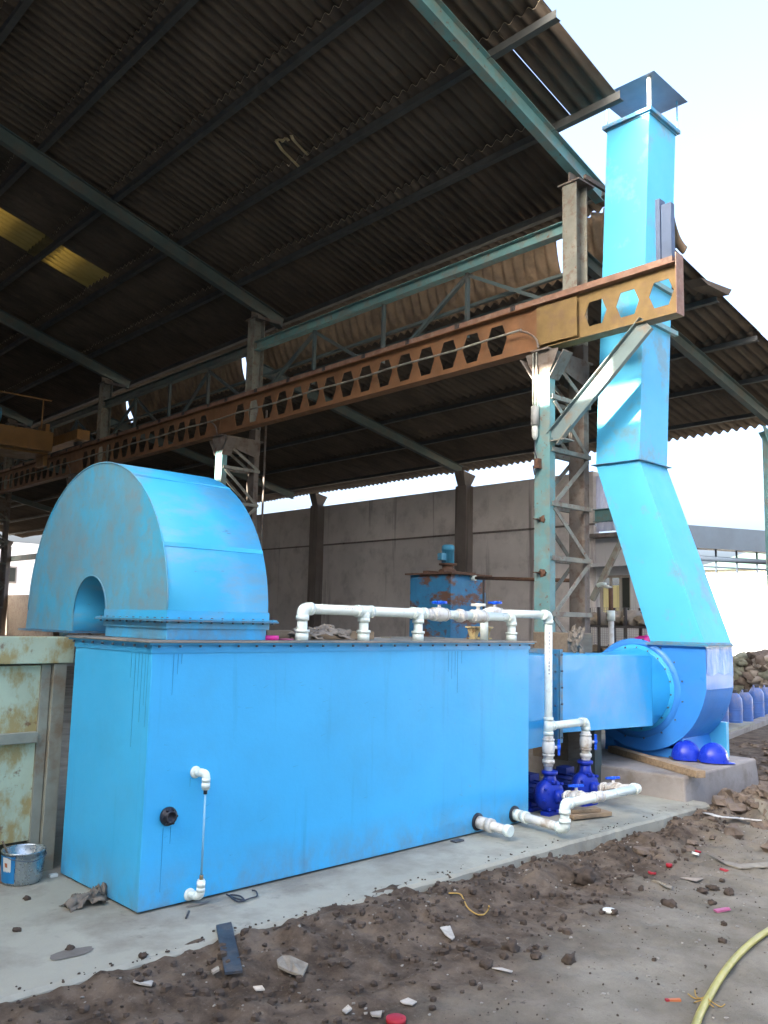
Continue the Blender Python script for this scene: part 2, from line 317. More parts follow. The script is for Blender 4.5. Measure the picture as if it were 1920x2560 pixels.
def _x(f, a, c):
    x = n.new('ShaderNodeMix'); x.data_type = 'RGBA'; l.new(f, x.inputs[0])
    for i, v in ((6, a), (7, c)):
        if isinstance(v, tuple): x.inputs[i].default_value = (*v, 1)
        else: l.new(v, x.inputs[i])
    return x.outputs[2]
# loose dark earth along the slab, trodden pale earth further out
e = _m('SUBTRACT', sp.outputs[1], _m('MULTIPLY', sp.outputs[0], .17)); e = _m('ADD', e, _m('MULTIPLY', _n(1.3), 1.3))
fdark = _r(e, 2.35, 3.1)
pale_c = _x(_r(_n(2.2), .35, .65), (.18, .16, .12), (.30, .275, .215)); dark_c = _x(_r(_n(5), .38, .62), (.068, .05, .035), (.17, .132, .095))
c = _x(fdark, pale_c, dark_c); c = _x(_r(_n(38, 5), .60, .70, 0, .5), c, (.24, .215, .175)); c = _x(_r(_n(22, 5), .62, .72, 0, .6), c, (.05, .04, .032))
l.new(c, b.inputs['Base Color']); bp = n.new('ShaderNodeBump'); bp.inputs['Distance'].default_value = .018; l.new(_n(28, 10, .75), bp.inputs['Height']); l.new(bp.outputs[0], b.inputs['Normal'])
M['soil'] = sm
build('ground', g, 'soil', kind='structure')
# concrete floor slab with a worn edge
edge = []
x = -7.
while x < 8.3:
    edge.append((x, 4.0-.012*max(0, x-2)+.025*noise.noise(Vector((x*2.1, 1, 0)))+.012*noise.noise(Vector((x*9, 4, 0))))); x += .06
outline = edge+[(8.35, 3.99), (8.35, 6.3), (12.4, 6.15), (16.2, 6.75), (16.2, 40), (-7, 40)]
s = MB(); k = len(outline); rim = len(edge)
top = [(x, y+(.018 if i < rim else 0), 0) for i, (x, y) in enumerate(outline)]; mid = [(x, y+.0, -.02) for x, y in outline]; bot = [(x, y-.01, -.3) for x, y in outline]
s.add(top+mid+bot, [tuple(range(k))]+[(i, (i+1) % k, k+(i+1) % k, k+i) for i in range(k)]+[(k+i, k+(i+1) % k, 2*k+(i+1) % k, 2*k+i) for i in range(k)])
build('concrete_floor', s, 'conc', kind='structure')
# loose crumbs of earth: uncountable
g = MB(); rr = random.Random(3)
for i in range(3000):
    x = rr.uniform(1.5, 11); y = 4.0-abs(rr.gauss(0, .75)) if rr.random() < .75 else rr.uniform(1.4, 4.0)
    if y < 1.3: continue
    r_ = rr.choice([.004, .006, .008, .010, .013, .02, .026] if y-.17*x > 2.2 else [.003, .004, .005, .007])*rr.uniform(.7, 1.3)
    g.lump((x, y, ground_h(x, y)+r_*.35), r_, r_*rr.uniform(.6, 1), r_*rr.uniform(.5, .9), i, 3, .35, sm=False)
for i in range(150):
    x = rr.uniform(1.7, 8.2); y = 3.99+abs(rr.gauss(0, .05))+.02*noise.noise(Vector((x, 3, 3))); r_ = rr.choice([.003, .004, .006, .009])
    if x > 2.5 and y > 4.5: continue
    g.lump((x, y, .0+r_*.35), r_, r_*rr.uniform(.6, 1), r_*.6, i, 3, .35, sm=False)
build('earth_crumbs', g, 'clod', kind='stuff', label='loose crumbs of dark earth strewn along the concrete edge', cat='earth')
g = MB()
for i in range(420):
    x = rr.uniform(1.6, 9); y = rr.uniform(1.5, 3.95); r_ = rr.uniform(.005, .013)
    g.lump((x, y, ground_h(x, y)+r_*.3), r_, r_*rr.uniform(.5, 1), r_*.5, i+99, 3, .4, sm=False)
build('stone_chips', g, 'stone', kind='stuff', label='tiny pale stone chips scattered over the soil', cat='gravel')
g = MB()
for i in range(620):
    a = rr.gauss(0, 1); x = 10.0+a*1.15; y = 3.35+rr.gauss(0, .36)
    if y > 4.02 and x < 10.1: continue
    if x < 8.3 and y > 3.8: continue
    r_ = rr.uniform(.025, .12)
    g.lump((x, y, ground_h(x, y)+r_*.3), r_, r_*rr.uniform(.6, 1), r_*rr.uniform(.45, .8), i, 4, .45, .15, sm=False)
for i in range(260):
    x = rr.uniform(10.2, 15); y = rr.uniform(3.0, 6.0); r_ = rr.uniform(.02, .08)
    g.lump((x, y, ground_h(x, y)+r_*.2), r_, r_*.8, r_*.5, i, 4, .45, sm=False)
build('earth_heap', g, 'clodl', kind='stuff', label='heap of broken dry earth lumps beside the concrete plinth', cat='earth heap')

# ================================================================== TANK
TX0, TX1, TY0, TY1, TZ = 2.60, 6.29, 4.59, 5.60, 1.535
t = thing('scrubber_tank', 'long sky blue rectangular steel tank standing on the concrete slab', 'tank', (4.4, 5.1, 0))
body = build('tank_body', MB().box(TX0, TX1, TY0, TY1, .012, TZ-.02), 'tank', t, bevel=.006)
b = MB()
for (a0, a1, c0, c1) in ((TX0-.035, TX1+.035, TY0-.035, TY0-.001), (TX0-.035, TX1+.035, TY1+.001, TY1+.035), (TX0-.035, TX0-.001, TY0-.001, TY1+.001), (TX1+.001, TX1+.035, TY0-.001, TY1+.001)):
    b.box(a0, a1, c0, c1, TZ-.024, TZ-.014)
b.box(TX0-.008, TX1+.008, TY0-.008, TY0-.0015, TZ-.072, TZ-.026); b.box(TX0-.008, TX0-.0015, TY0-.0015, TY1, TZ-.072, TZ-.026)
build('rim_angle', b, 'duct', t)
b = MB().box(TX0-.05, TX1+.05, TY0-.05, TY1+.05, TZ-.013, TZ)
build('lid', b, ['lid'], t, bevel=.003)
def bolt(root, c, r_=.010, h=.012, ax=None, name='bolt'):
    return build(name, MB().lathe([(0, 0), (r_, 0), (r_, h), (0, h)], c, 6, ax), 'bolt', root)
for i in range(27):
    x = TX0+.03+i*(TX1-TX0-.06)/26; build('bolt', MB().lathe([(0, 0), (.009, 0), (.009, .014), (0, .014)], (x, TY0-.028, TZ-.040), 6), 'bolt', t)
for i in range(8):
    y = TY0+.03+i*(TY1-TY0-.06)/7; build('bolt', MB().lathe([(0, 0), (.009, 0), (.009, .014), (0, .014)], (TX0-.028, y, TZ-.040), 6), 'bolt', t)
# paint runs below the rim and round the nozzle
RUNM = mat('dried_paint_run', (.03, .27, .50), .35)
def drip(x0, x1, y0, y1, z0, ln): build('paint_run', MB().hexa([(x0+(x1-x0)*.3, y0, z0-ln), (x0+(x1-x0)*.7, y0, z0-ln), (x0+(x1-x0)*.7, y1, z0-ln), (x0+(x1-x0)*.3, y1, z0-ln)], [(x0, y0, z0), (x1, y0, z0), (x1, y1, z0), (x0, y1, z0)]), RUNM, t)
def run(bb, x, z0, ln, wd=.004): drip(x-wd/2, x+wd/2, TY0-.0018, TY0-.0006, z0, ln)
for x, z0, ln in [(2.745, 1.455, .24), (2.775, 1.455, .12), (2.80, 1.455, .06), (5.22, 1.455, .16), (5.26, 1.455, .22), (5.30, 1.455, .19), (5.33, 1.455, .33), (5.38, 1.455, .1), (2.735, .46, .36), (2.785, .46, .10), (2.90, .72, .05)]: run(b, x, z0, ln)
for y, ln in [(4.63, .42), (4.66, .30), (4.70, .40), (4.74, .22), (4.78, .55), (4.83, .15)]: drip(TX0-.0018, TX0-.0006, y-.002, y+.002, 1.455, ln)
b = MB(); rr = random.Random(5)
for i in range(46):
    x = rr.uniform(TX0+.1, TX1-.1); z = rr.uniform(.15, 1.3); L = rr.uniform(.01, .06); a_ = rr.uniform(-.5, .5); p = Vector((x, TY0-.0006, z)); d_ = Vector((math.cos(a_), 0, math.sin(a_)))*L; w_ = Vector((0, 0, .0014))
    b.add([p-w_, p+d_-w_*.3, p+d_+w_*.3, p+w_], [(0, 1, 2, 3)])
build('scuff_marks', b, RUNM, t)
# black nozzle
c = uy(419, 2040, TY0)
b = MB(); b.lathe([(0, 0), (.052, 0), (.055, .012), (.050, .026), (.036, .028), (.036, .045), (.026, .047), (.026, .03), (0, .03)], (c.x, TY0, c.z), 24, (0, -1, 0))
for k in range(6): a = k*math.pi/3; b.lathe([(0, 0), (.008, 0), (.008, .01), (0, .01)], (c.x+.043*math.cos(a), TY0-.025, c.z+.043*math.sin(a)), 6, (0, -1, 0))
build('drain_nozzle', b, 'black', t)
# ------------------------------------------------------------------ PVC fittings
def elbow(c, da, db, r, leg):
    c, da, db = Vector(c), Vector(da), Vector(db); b = MB(); rr_ = r*1.18
    b.tube([c+da*leg]+bez(c+da*leg*.55, c, c+db*leg*.55, 8)+[c+db*leg], rr_, 18)
    for d in (da, db): b.tube([c+d*leg*.62, c+d*(leg+.004)], rr_*1.08, 18)
    return b
def tee(c, d, br, r, leg):
    c, d, br = Vector(c), Vector(d), Vector(br); b = MB(); q = r*1.18
    b.tube([c-d*leg, c+d*leg], q, 18); b.tube([c, c+br*leg], q, 18)
    for v in (d, -d, br): b.tube([c+v*leg*.65, c+v*(leg+.003)], q*1.08, 18)
    return b
def valve(root, c, d, up, r, name='ball_valve', handle='bluehandle', twist=0):
    c, d, up = Vector(c), Vector(d), Vector(up); b = MB()
    b.tube([c-d*.10, c-d*.062], r*1.22, 18); b.tube([c+d*.062, c+d*.10], r*1.22, 18)
    b.tube([c-d*.060, c-d*.045, c-d*.02, c+d*.02, c+d*.045, c+d*.060], [r*1.3, r*1.5, r*1.6, r*1.6, r*1.5, r*1.3], 18)
    b.tube([c-d*.075, c-d*.058], r*1.55, 10); b.tube([c+d*.058, c+d*.075], r*1.55, 10)
    b.tube([c+up*r, c+up*(r*1.6+.028)], .014, 12)
    v = build(name, b, 'pvcdirty', root); s_ = d.cross(up) if twist == 0 else d
    h = MB(); q = c+up*(r*1.6+.036); h.tube([q-up*.014, q+up*.014], .026, 14)
    h.hexa([q-s_*.072-d.cross(s_)*0+x_ for x_ in (-up*.010-up.cross(s_)*.011, -up*.010+up.cross(s_)*.011, up*.012+up.cross(s_)*.011, up*.012-up.cross(s_)*.011)],
           [q+s_*.072+x_ for x_ in (-up*.010-up.cross(s_)*.016, -up*.010+up.cross(s_)*.016, up*.012+up.cross(s_)*.016, up*.012-up.cross(s_)*.016)])
    build('valve_handle', h, handle, v, bevel=.004); return v
def union(root, c, d, r, ln=.05):
    c, d = Vector(c), Vector(d); b = MB(); b.tube([c-d*ln, c-d*ln*.3], r*1.2, 18); b.tube([c+d*ln*.3, c+d*ln], r*1.2, 18)
    b.tube([c-d*ln*.35, c+d*ln*.35], r*1.55, 10); b.tube([c-d*ln*.5, c-d*ln*.3], r*1.4, 18); return build('union_nut', b, 'pvcdirty', root)
def coupling(root, a, b_, r, name='coupling', m='pvc'):
    return build(name, MB().tube([a, b_], r*1.2, 18), m, root)
def prints(root, a, b_, r, out, nmarks=9, sc=1.):
    a, b_, out = Vector(a), Vector(b_), Vector(out).normalized(); d = (b_-a).normalized(); s_ = d.cross(out); b = MB(); L = (b_-a).length; rr_ = random.Random(5)
    for i in range(nmarks):
        p = a+d*(L*(i+.5)/nmarks)+out*(r+.0004); wd = L/nmarks*rr_.uniform(.35, .8)/2; hh = .0035*sc
        b.add([p-d*wd-s_*hh, p+d*wd-s_*hh, p+d*wd+s_*hh, p-d*wd+s_*hh], [(0, 1, 2, 3)])
    build('printing', b, 'ink', root)
X_, Y_, Z_ = Vector((1, 0, 0)), Vector((0, 1, 0)), Vector((0, 0, 1))
PR = .036
# manifold on the tank lid
HY = 4.67; hz = uy(800, 1523, HY).z
p0 = uy(757, 1523, HY); p0.z = hz
def hx(px): return uy(px, 1535, HY).x
t = thing('header_pipe', 'white plastic header pipe on three short risers along the blue tank lid', 'pipe', (5, HY, TZ))
xe = min(hx(1279), 6.26)
xt = [hx(910), hx(1046)]
pz0 = hz; pz1 = hz-.012
build('pipe', MB().tube([(p0.x, HY, pz0), (xe, HY, pz1)], PR, 18), 'pvc', t)
build('elbow', elbow((p0.x, HY, pz0), X_, -Z_, PR, .075), 'pvc', t)
for x in xt: build('tee', tee((x, HY, pz0-.004), X_, -Z_, PR, .075), 'pvc', t)
build('elbow', elbow((xe, HY, pz1), -X_, -Z_, PR, .07), 'pvc', t)
for x in [p0.x]+xt+[xe]:
    b = MB().tube([(x, HY, TZ+.001), (x, HY, pz0-.07)], PR, 18); b.tube([(x, HY, TZ+.001), (x, HY, TZ+.055)], PR*1.25, 18); b.tube([(x, HY, TZ+.056), (x, HY, TZ+.075)], PR*1.45, 12); build('riser', b, 'pvc', t)
valve(t, (hx(1098), HY, pz0-.008), X_, Z_, PR); union(t, (hx(1150), HY, pz1), X_, PR)
valve(t, (hx(1195), HY, pz1), X_, Z_, PR, handle='white')
coupling(t, (hx(1060), HY, pz1+.004), (hx(1080), HY, pz1+.004), PR, m='pvcdirty')
prints(t, (p0.x+.15, HY, pz0), (xt[0]-.1, HY, pz0), PR, (-.3, -1, .3), 14)
# delivery line down to the pumps
DY = 4.66; dz = uy(1365, 1537, DY).z; dxp = uy(1371, 1700, DY).x
t = thing('delivery_pipe', 'white plastic delivery pipe dropping from the tank lid to both blue pumps', 'pipe', (dxp, DY, 0))
HB = 4.86; xb = uy(1232, 1540, HB).x
build('pipe', MB().tube([(xb, HB, dz), (dxp, DY, dz)], PR, 18), 'pvc', t)
valve(t, (xb+.02, HB-.005, dz), X_, Z_, PR); build('elbow', elbow((xb-.12, HB, dz), X_, -Z_, PR, .07), 'pvc', t)
b = MB().tube([(xb-.12, HB, TZ), (xb-.12, HB, dz-.06)], PR, 18); build('riser', b, 'pvc', t)
build('elbow', elbow((dxp, DY, dz), -X_, -Z_, PR, .08), 'pvc', t)
zb = uy(1371, 1925, DY).z; zt = uy(1371, 1815, DY).z
build('pipe', MB().tube([(dxp, DY, dz-.05), (dxp, DY, zb-.01)], PR, 18), 'pvc', t)
build('tee', tee((dxp, DY, zt), Z_, X_, PR, .075), 'pvc', t)
x2 = uy(1464, 1810, DY).x
build('pipe', MB().tube([(dxp+.05, DY, zt), (x2, DY, zt)], PR, 18), 'pvc', t)
build('elbow', elbow((x2, DY, zt), -X_, -Z_, PR, .075), 'pvc', t)
build('pipe', MB().tube([(x2, DY, zt-.05), (x2, DY, zb+.01)], PR, 18), 'pvc', t)
for x in (dxp, x2):
    v = valve(t, (x, DY, uy(1371, 1868, DY).z), Z_, Vector((.72, -.69, 0)), PR, twist=1); union(t, (x, DY, uy(1371, 1903, DY).z), Z_, PR, .045)
prints(t, (dxp, DY, dz-.15), (dxp, DY, dz-.55), PR, (-.7, -.7, 0), 12, 1.3); prints(t, (dxp+.12, DY, zt), (dxp+.34, DY, zt), PR, (-.3, -1, 0), 8)
# pumps
def make_pump(x, y, ztop, label, flip=0):
    t = thing('water_pump', label, 'pump', (x, y, 0), group='blue pumps under the duct')
    cz = .165; b = MB()
    b.lathe([(0, -.085), (.09, -.085), (.125, -.07), (.145, -.035), (.152, 0), (.145, .03), (.12, .06), (.09, .075), (0, .08)], (x, y, cz), 28, (-.25, -1, 0))
    for k in range(8):
        a = k*math.pi/4+.2; q = Vector((x, y, cz))+Vector((math.cos(a), -.25*math.cos(a), math.sin(a)))*.128; b.lathe([(0, 0), (.014, 0), (.014, .03), (0, .03)], q+Vector((-.015, -.06, 0)), 6, (-.25, -1, 0))
    build('pump_casing', b, 'pump', t, bevel=.003)
    b = MB().tube([(x, y, cz+.10), (x, y, cz+.16), (x, y, ztop-.02)], [.075, .055, .05], 18); b.tube([(x, y, ztop-.03), (x, y, ztop-.002)], .072, 18); build('outlet_neck', b, 'pump', t)
    b = MB().tube([(x, y-.06, cz), (x+.03, y-.12, cz)], .06, 18); b.tube([(x-.002, y-.10, cz), (x+.03, y-.135, cz)], .05, 18); build('inlet_neck', b, 'pump', t)
    b = MB().tube([(x+.02, y+.08, cz), (x+.08, y+.42, cz)], .09, 20); b.tube([(x+.08, y+.42, cz), (x+.085, y+.46, cz)], .10, 20)
    for k in range(12):
        a = k*math.pi/6; q = Vector((math.cos(a), 0, math.sin(a)))*.094; b.bar(Vector((x+.03, y+.13, cz))+q, Vector((x+.075, y+.40, cz))+q, .006, .02, q)
    b.box(x-.02, x+.12, y+.2, y+.32, cz+.09, cz+.15); build('motor', b, 'motorg', t)
    b = MB().box(x-.10, x+.12, y-.06, y+.03, .0, .035); b.box(x-.02, x+.03, y-.04, y+.02, .03, .08); build('casing_foot', b, 'pump', t, bevel=.003)
    b = MB().box(x-.08, x+.15, y+.15, y+.38, 0, .03); b.box(x+0, x+.08, y+.2, y+.32, .03, .09); build('motor_foot', b, 'pump', t, bevel=.003); return t
make_pump(dxp-.01, DY-.02, zb, 'cobalt blue cast pump directly behind the right end of the tank')
make_pump(x2-.01, DY-.0, zb+.03, 'cobalt blue cast pump further along, closer to the fan plinth')
# suction line from the tank back to the pumps
SZ = uy(1285, 2035, TY0).z; sx = uy(1285, 2035, TY0).x
t = thing('suction_pipe', 'white plastic suction pipe looping from the tank foot up to the two pumps', 'pipe', (sx, TY0, 0))
def flange_on_tank(root, x, z, r):
    b = MB(); b.lathe([(0, 0), (r*1.9, 0), (r*1.9, .012), (r*1.3, .014), (0, .014)], (x, TY0, z), 24, (0, -1, 0)); build('wall_flange', b, 'black', root)
flange_on_tank(t, sx, SZ, PR)
A = Vector((sx, TY0, SZ)); e1 = uz(1412, 2072, SZ); hi = .315
build('pipe', MB().tube([A, e1], PR, 18), 'pvcdirty', t)
dA = (e1-A).normalized(); coupling(t, A+dA*.02, A+dA*.09, PR*1.1); coupling(t, A+dA*.12, A+dA*.16, PR*1.15)
e2 = Vector((e1.x, e1.y, hi)); e2 = Vector((e1.x, e1.y, uy(1412, 2010, e1.y).z)); hi = e2.z
build('elbow', elbow(e1, -dA, Z_, PR, .07), 'pvc', t); build('pipe', MB().tube([e1, e2], PR, 18), 'pvc', t)
e3 = uz(1595, 1971, hi); dB = (e3-e2).normalized(); build('elbow', elbow(e2, -Z_, dB, PR, .07), 'pvc', t)
build('pipe', MB().tube([e2, e3], PR, 18), 'pvc', t); prints(t, e2+dB*.35, e2+dB*.75, PR, (-.4, -1, .4), 14)
tt = uz(1500, 1994, hi); tt = e2+dB*((tt-e2).dot(dB))
q1 = Vector((dxp+.02, DY-.13, .165)); q2 = Vector((x2+.02, DY-.11, .165))
for (J, q, nm) in ((tt, q1, 'tee'), (e3, q2, 'elbow')):
    q = Vector((q.x, q.y, q.z)); K = Vector((q.x+.04, q.y-.03, hi-.0)); d = (J-q).normalized()
    if nm == 'tee': build('tee', tee(J, dB, -d, PR, .06), 'pvcdirty', t)
    else: build('elbow', elbow(J, -dB, -d, PR, .07), 'pvc', t)
    build('pipe', MB().tube([q, J], PR, 18), 'pvcdirty', t); L = (J-q).length
    union(t, q+d*min(.12, L*.3), d, PR, .045); up = (Z_-d*d.z).normalized(); valve(t, q+d*min(.27, L*.62), d, up, PR*.95)
t = thing('stub_pipe', 'short capped white plastic outlet stub low on the blue tank', 'pipe', (5.6, TY0, 0))
c = uy(1193, 2054, TY0); flange_on_tank(t, c.x, c.z, PR); e = uz(1275, 2078, c.z-.012)
d = (e-c).normalized(); build('pipe', MB().tube([c, e], PR, 18), 'pvcdirty', t); coupling(t, c+d*.02, c+d*.1, PR*1.15, m='pvcdirty'); coupling(t, c+d*.12, c+d*.16, PR*1.25, m='pvcdirty')
build('end_cap', MB().tube([e-d*.045, e-d*.03, e+d*.004, e+d*.008], [PR*1.15, PR*1.3, PR*1.3, PR*1.1], 18), 'pvc', t); prints(t, c+d*.18, e-d*.08, PR, (-.4, -1, .4), 6)
# level gauge
gx = uy(488, 1930, TY0).x; gz1 = uy(488, 1930, TY0).z; gz0 = uy(475, 2237, TY0).z
t = thing('level_gauge', 'clear tube level gauge between two small white elbows on the tank', 'gauge', (gx, TY0, 0)); r_ = .02; o_ = .075
for z, s_ in ((gz1, -1), (max(gz0, .05), 1)):
    P_ = Vector((gx, TY0, z)); Q = P_+Vector((.03, -o_, 0)); d = (Q-P_).normalized()
    b = MB().lathe([(0, 0), (.036, 0), (.036, .008), (.028, .014), (0, .014)], (gx, TY0, z), 20, (0, -1, 0)); build('wall_flange', b, 'pvc', t)
    b = MB().tube([P_, P_+d*.05], r_*1.15, 16); build('nipple', b, 'pvc', t); build('elbow', elbow(Q, -d, Vector((0, 0, s_)), r_, .045), 'pvc', t)
    E2 = Q+Vector((0, 0, s_*.045)); b = MB().tube([E2, E2+Vector((0, 0, s_*.05))], r_*1.1, 16); b.tube([E2+Vector((0, 0, s_*.01)), E2+Vector((0, 0, s_*.04))], r_*1.3, 16); build('socket', b, 'pvc', t)
    b = MB().tube([E2+Vector((0, 0, s_*.05)), E2+Vector((0, 0, s_*.075))], .012, 12); build('gland', b, 'brass' if s_ > 0 else 'black', t)
build('sight_tube', MB().tube([(gx+.03, TY0-o_, gz1-.10), (gx+.03, TY0-o_, max(gz0, .05)+.10)], .007, 12), 'glass', t)

# ================================================================== HOOD
HX0, HX1, CY, CZ, HRo, HRi = 2.725, 3.47, 5.69, 1.70, 1.035, .245
t = thing('duct_hood', 'big half round sky blue duct bend bridging the blue tank and the green tank', 'duct', (3.1, CY, 1.6))
def arc(rad, n=40, a0=0, a1=math.pi): return [(CY-rad*math.cos(a0+(a1-a0)*i/n), CZ+rad*math.sin(a0+(a1-a0)*i/n)) for i in range(n+1)]
ao, ai = arc(HRo), arc(HRi, 40); zb0 = 1.655; zfar = 1.56
def side(xx, k):
    b = MB(); O = [(CY-HRo, zb0)]+ao+[(CY+HRo+.02, zfar)]; I = [(CY-HRi, zb0)]+ai+[(CY+HRi, zfar)]
    vs = [(xx, y, z) for y, z in O]+[(xx, y, z) for y, z in I]; n_ = len(O)
    b.add(vs, [(i, i+1, n_+i+1, n_+i) for i in range(n_-1)]); return b
build('near_side_plate', side(HX0, 0), 'hood', t, solid=.006); build('far_side_plate', side(HX1, 1), 'hood', t, solid=.006)
b = MB(); O = [(CY-HRo, zb0)]+ao+[(CY+HRo+.02, zfar)]
b.add([(x, y, z) for y, z in O for x in (HX0-.004, HX1+.004)], [(2*i, 2*i+1, 2*i+3, 2*i+2) for i in range(len(O)-1)], True); build('curved_roof', b, 'hoodtop', t, solid=.006)
I = [(CY-HRi, zb0)]+ai+[(CY+HRi, zfar)]; b = MB(); b.add([(x, y, z) for y, z in I for x in (HX0+.004, HX1-.004)], [(2*i, 2*i+1, 2*i+3, 2*i+2) for i in range(len(I)-1)], True); build('inner_curve', b, 'hoodtop', t, solid=.006)
def rectring(b, x0, x1, y0, y1, z0, z1, w_):
    b.box(x0-w_, x1+w_, y0-w_, y0, z0, z1); b.box(x0-w_, x1+w_, y1, y1+w_, z0, z1); b.box(x0-w_, x0, y0, y1, z0, z1); b.box(x1, x1+w_, y0, y1, z0, z1); return b
by0, by1 = CY-HRo, CY-HRi
for a_ in (.42, 1.05, 1.72, 2.5): 
    y_, z_ = CY-(HRo+.004)*math.cos(a_), CZ+(HRo+.004)*math.sin(a_); build('sheet_joint', MB().bar((HX0-.004, y_, z_), (HX1+.004, y_, z_), .03, .004, (0, -math.cos(a_), math.sin(a_))), 'hoodtop', t)
build('rim_bead', MB().tube([(HX0-.004, y, z) for y, z in arc(HRo)], .006, 8).tube([(HX0-.004, y, z) for y, z in arc(HRi)], .005, 8), 'hood', t)
b = rectring(MB(), HX0-.004, HX1+.004, by0-.004, by1+.004, 1.668, 1.715, .006); rectring(b, HX0-.01, HX1+.01, by0-.01, by1+.01, 1.660, 1.667, .038); build('upper_flange', b, 'hoodtop', t)
b = rectring(MB(), HX0-.01, HX1+.01, by0-.01, by1+.01, 1.648, 1.658, .045)
for i in range(11): bolt(t, (HX0-.02+i*(HX1-HX0+.04)/10, by0-.035, 1.638), .008, .035)
for i in range(10): bolt(t, (HX0-.035, by0+i*(by1-by0)/9, 1.638), .008, .035)
build('gasket_flange', b, 'flange', t)
b = rectring(MB(), HX0-.004, HX1+.004, by0-.004, by1+.004, 1.605, 1.646, .008); b.box(HX0+.002, HX1-.002, by0+.002, by1-.002, TZ+.002, 1.647); build('inlet_box', b, 'tank', t, bevel=.002)
b = rectring(MB(), HX0, HX1, CY+HRi, CY+HRo+.02, 1.545, 1.558, .045); build('outlet_flange', b, 'flange', t)

# ================================================================== GREEN TANK
t = thing('pickling_tank', 'rust stained pale green steel tank behind the left end of the blue tank', 'tank', (1, 5.9, 0)); GY = 5.80
build('tank_panel', MB().box(-3.2, 2.5, GY, 8.6, .20, 1.33), 'pale', t)
build('top_channel', MB().box(-3.2, 2.66, GY-.06, GY+.06, 1.345, 1.522), 'pale', t, bevel=.006)
b = MB(); b.box(-3.2, 2.66, GY+.06, 8.62, 1.44, 1.50); build('deck', b, 'rusttop', t)
b = MB(); b.box(2.53, 2.62, GY-.05, GY+.05, .0, 1.34); b.box(2.46, 2.525, GY-.02, GY+.04, 0.0, 1.34); build('corner_post', b, 'palerib', t, bevel=.004)
b = MB(); b.box(-3.2, 2.455, GY-.05, GY-.002, .83, .90); build('stiffener', b, 'palerib', t, bevel=.004)
b = MB()
for x in (-2.5, -.2, 1.2): b.box(x, x+.1, GY-.04, GY-.002, .02, .825); b.box(x, x+.1, GY-.04, GY-.002, .905, 1.34)
build('ribs', b, 'palerib', t)
for x in (-2.9, -1, .9, 2.4):
    for y0 in (GY+.1, 8.3): build('leg', MB().box(x, x+.12, y0, y0+.2, 0, .199), 'palerib', t)
b = MB().box(-3.2, 2.5, 7.45, 7.62, 1.502, 1.66); build('far_rim', b, 'pale', t)
build('pickling_tank', MB().box(-3.2, 2.3, 9.0, 11.5, .1, 1.25).box(-3.3, 2.4, 8.9, 9.0, 1.10, 1.32), 'pale', loc=(0, 10, 0), label='low pale green tank standing behind the rust stained one', cat='tank')

# ================================================================== BUCKET and small things on the slab
bx, by = 2.36, 5.62
t = thing('paint_bucket', 'dented tin paint bucket with blue and white label beside the green tank', 'bucket', (bx, by, 0))
prof = [(0, .004), (.105, .004), (.107, .0)]; z = 0.
prof = [(0, .003), (.112, .003), (.115, .012)]
for i in range(9): prof += [(.116+i*.0012, .02+i*.016), (.121+i*.0012, .028+i*.016)]
prof += [(.128, .185), (.134, .190), (.134, .197), (.126, .197), (.124, .19), (.108, .02), (0, .02)]
build('bucket_body', MB().lathe(prof, (bx, by, 0), 36), 'tin', t)
def wrap(a0, a1, r0, r1, z0, z1, n_=10):
    b = MB(); b.add([(bx+r_*math.cos(a0+(a1-a0)*i/n_), by+r_*math.sin(a0+(a1-a0)*i/n_), z) for i in range(n_+1) for r_, z in ((r0, z0), (r1, z1))], [(2*i, 2*i+2, 2*i+3, 2*i+1) for i in range(n_)], True); return b
a_ = math.atan2(-by, -bx)
build('label_band', wrap(a_-1.35, a_-.35, .1235, .1325, .02, .178), 'tinblue', t); build('label_panel', wrap(a_-1.05, a_-.55, .1245, .1335, .05, .172), 'label', t); build('label_spot', wrap(a_-.9, a_-.74, .1275, .1345, .105, .14), 'lorange', t)
build('handle', MB().tube(spline([(bx-.13, by, .18), (bx-.10, by-.10, .165), (bx, by-.145, .15), (bx+.10, by-.10, .165), (bx+.13, by, .18)]), .0028, 8), 'bolt', t)
build('stir_stick', MB().bar((bx-.02, by+.02, .02), (bx-.13, by+.02, .26), .022, .008), 'woodd', t)
c = uz(20, 2190, 0); build('brick', MB().box(c.x-.10, c.x+.05, c.y-.14, c.y-.03, 0, .085), 'brick', loc=(c.x, c.y, 0), bevel=.008, label='broken orange brick on the slab left of the bucket', cat='brick')
c = uz(135, 2192, 0); build('tile_chip', MB().box(c.x-.03, c.x+.02, c.y-.015, c.y+.015, 0, .02), 'white', loc=tuple(c), bevel=.003, label='small white chip lying by the tank corner', cat='chip')
b = MB(); rr = random.Random(11); c = uz(225, 2262, 0)
crumple(b, tuple(uz(212, 2262, .001)), .11, .07, .055, 2); crumple(b, tuple(uz(243, 2250, .001)), .05, .045, .07, 5)
build('rag', b, 'glove', loc=tuple(c), solid=.003, label='crumpled grey brown rag against the left foot of the blue tank', cat='rag')
a, b_ = uz(563, 2318, .006), uz(585, 2428, -.10); s_ = Vector((.05, -.02, 0))
P4 = [uz(540, 2318, .012), uz(578, 2310, .012), uz(606, 2432, -.02), uz(562, 2438, -.02)]
build('steel_offcut', MB().hexa(P4, [p+Vector((0, 0, .012)) for p in P4]), 'plate', loc=tuple(P4[0]), label='dark steel strip leaning over the slab edge', cat='steel strip')
b = MB(); pts = [uz(*p, .012) for p in [(566, 2236), (590, 2246), (610, 2250), (600, 2240), (575, 2238), (595, 2254), (625, 2246), (642, 2240), (640, 2228), (630, 2226)]]
build('cable_offcut', b.tube(spline(pts, 6), .005, 7), 'wire', loc=tuple(pts[0]), label='loop of dark cable lying at the tank foot', cat='cable')
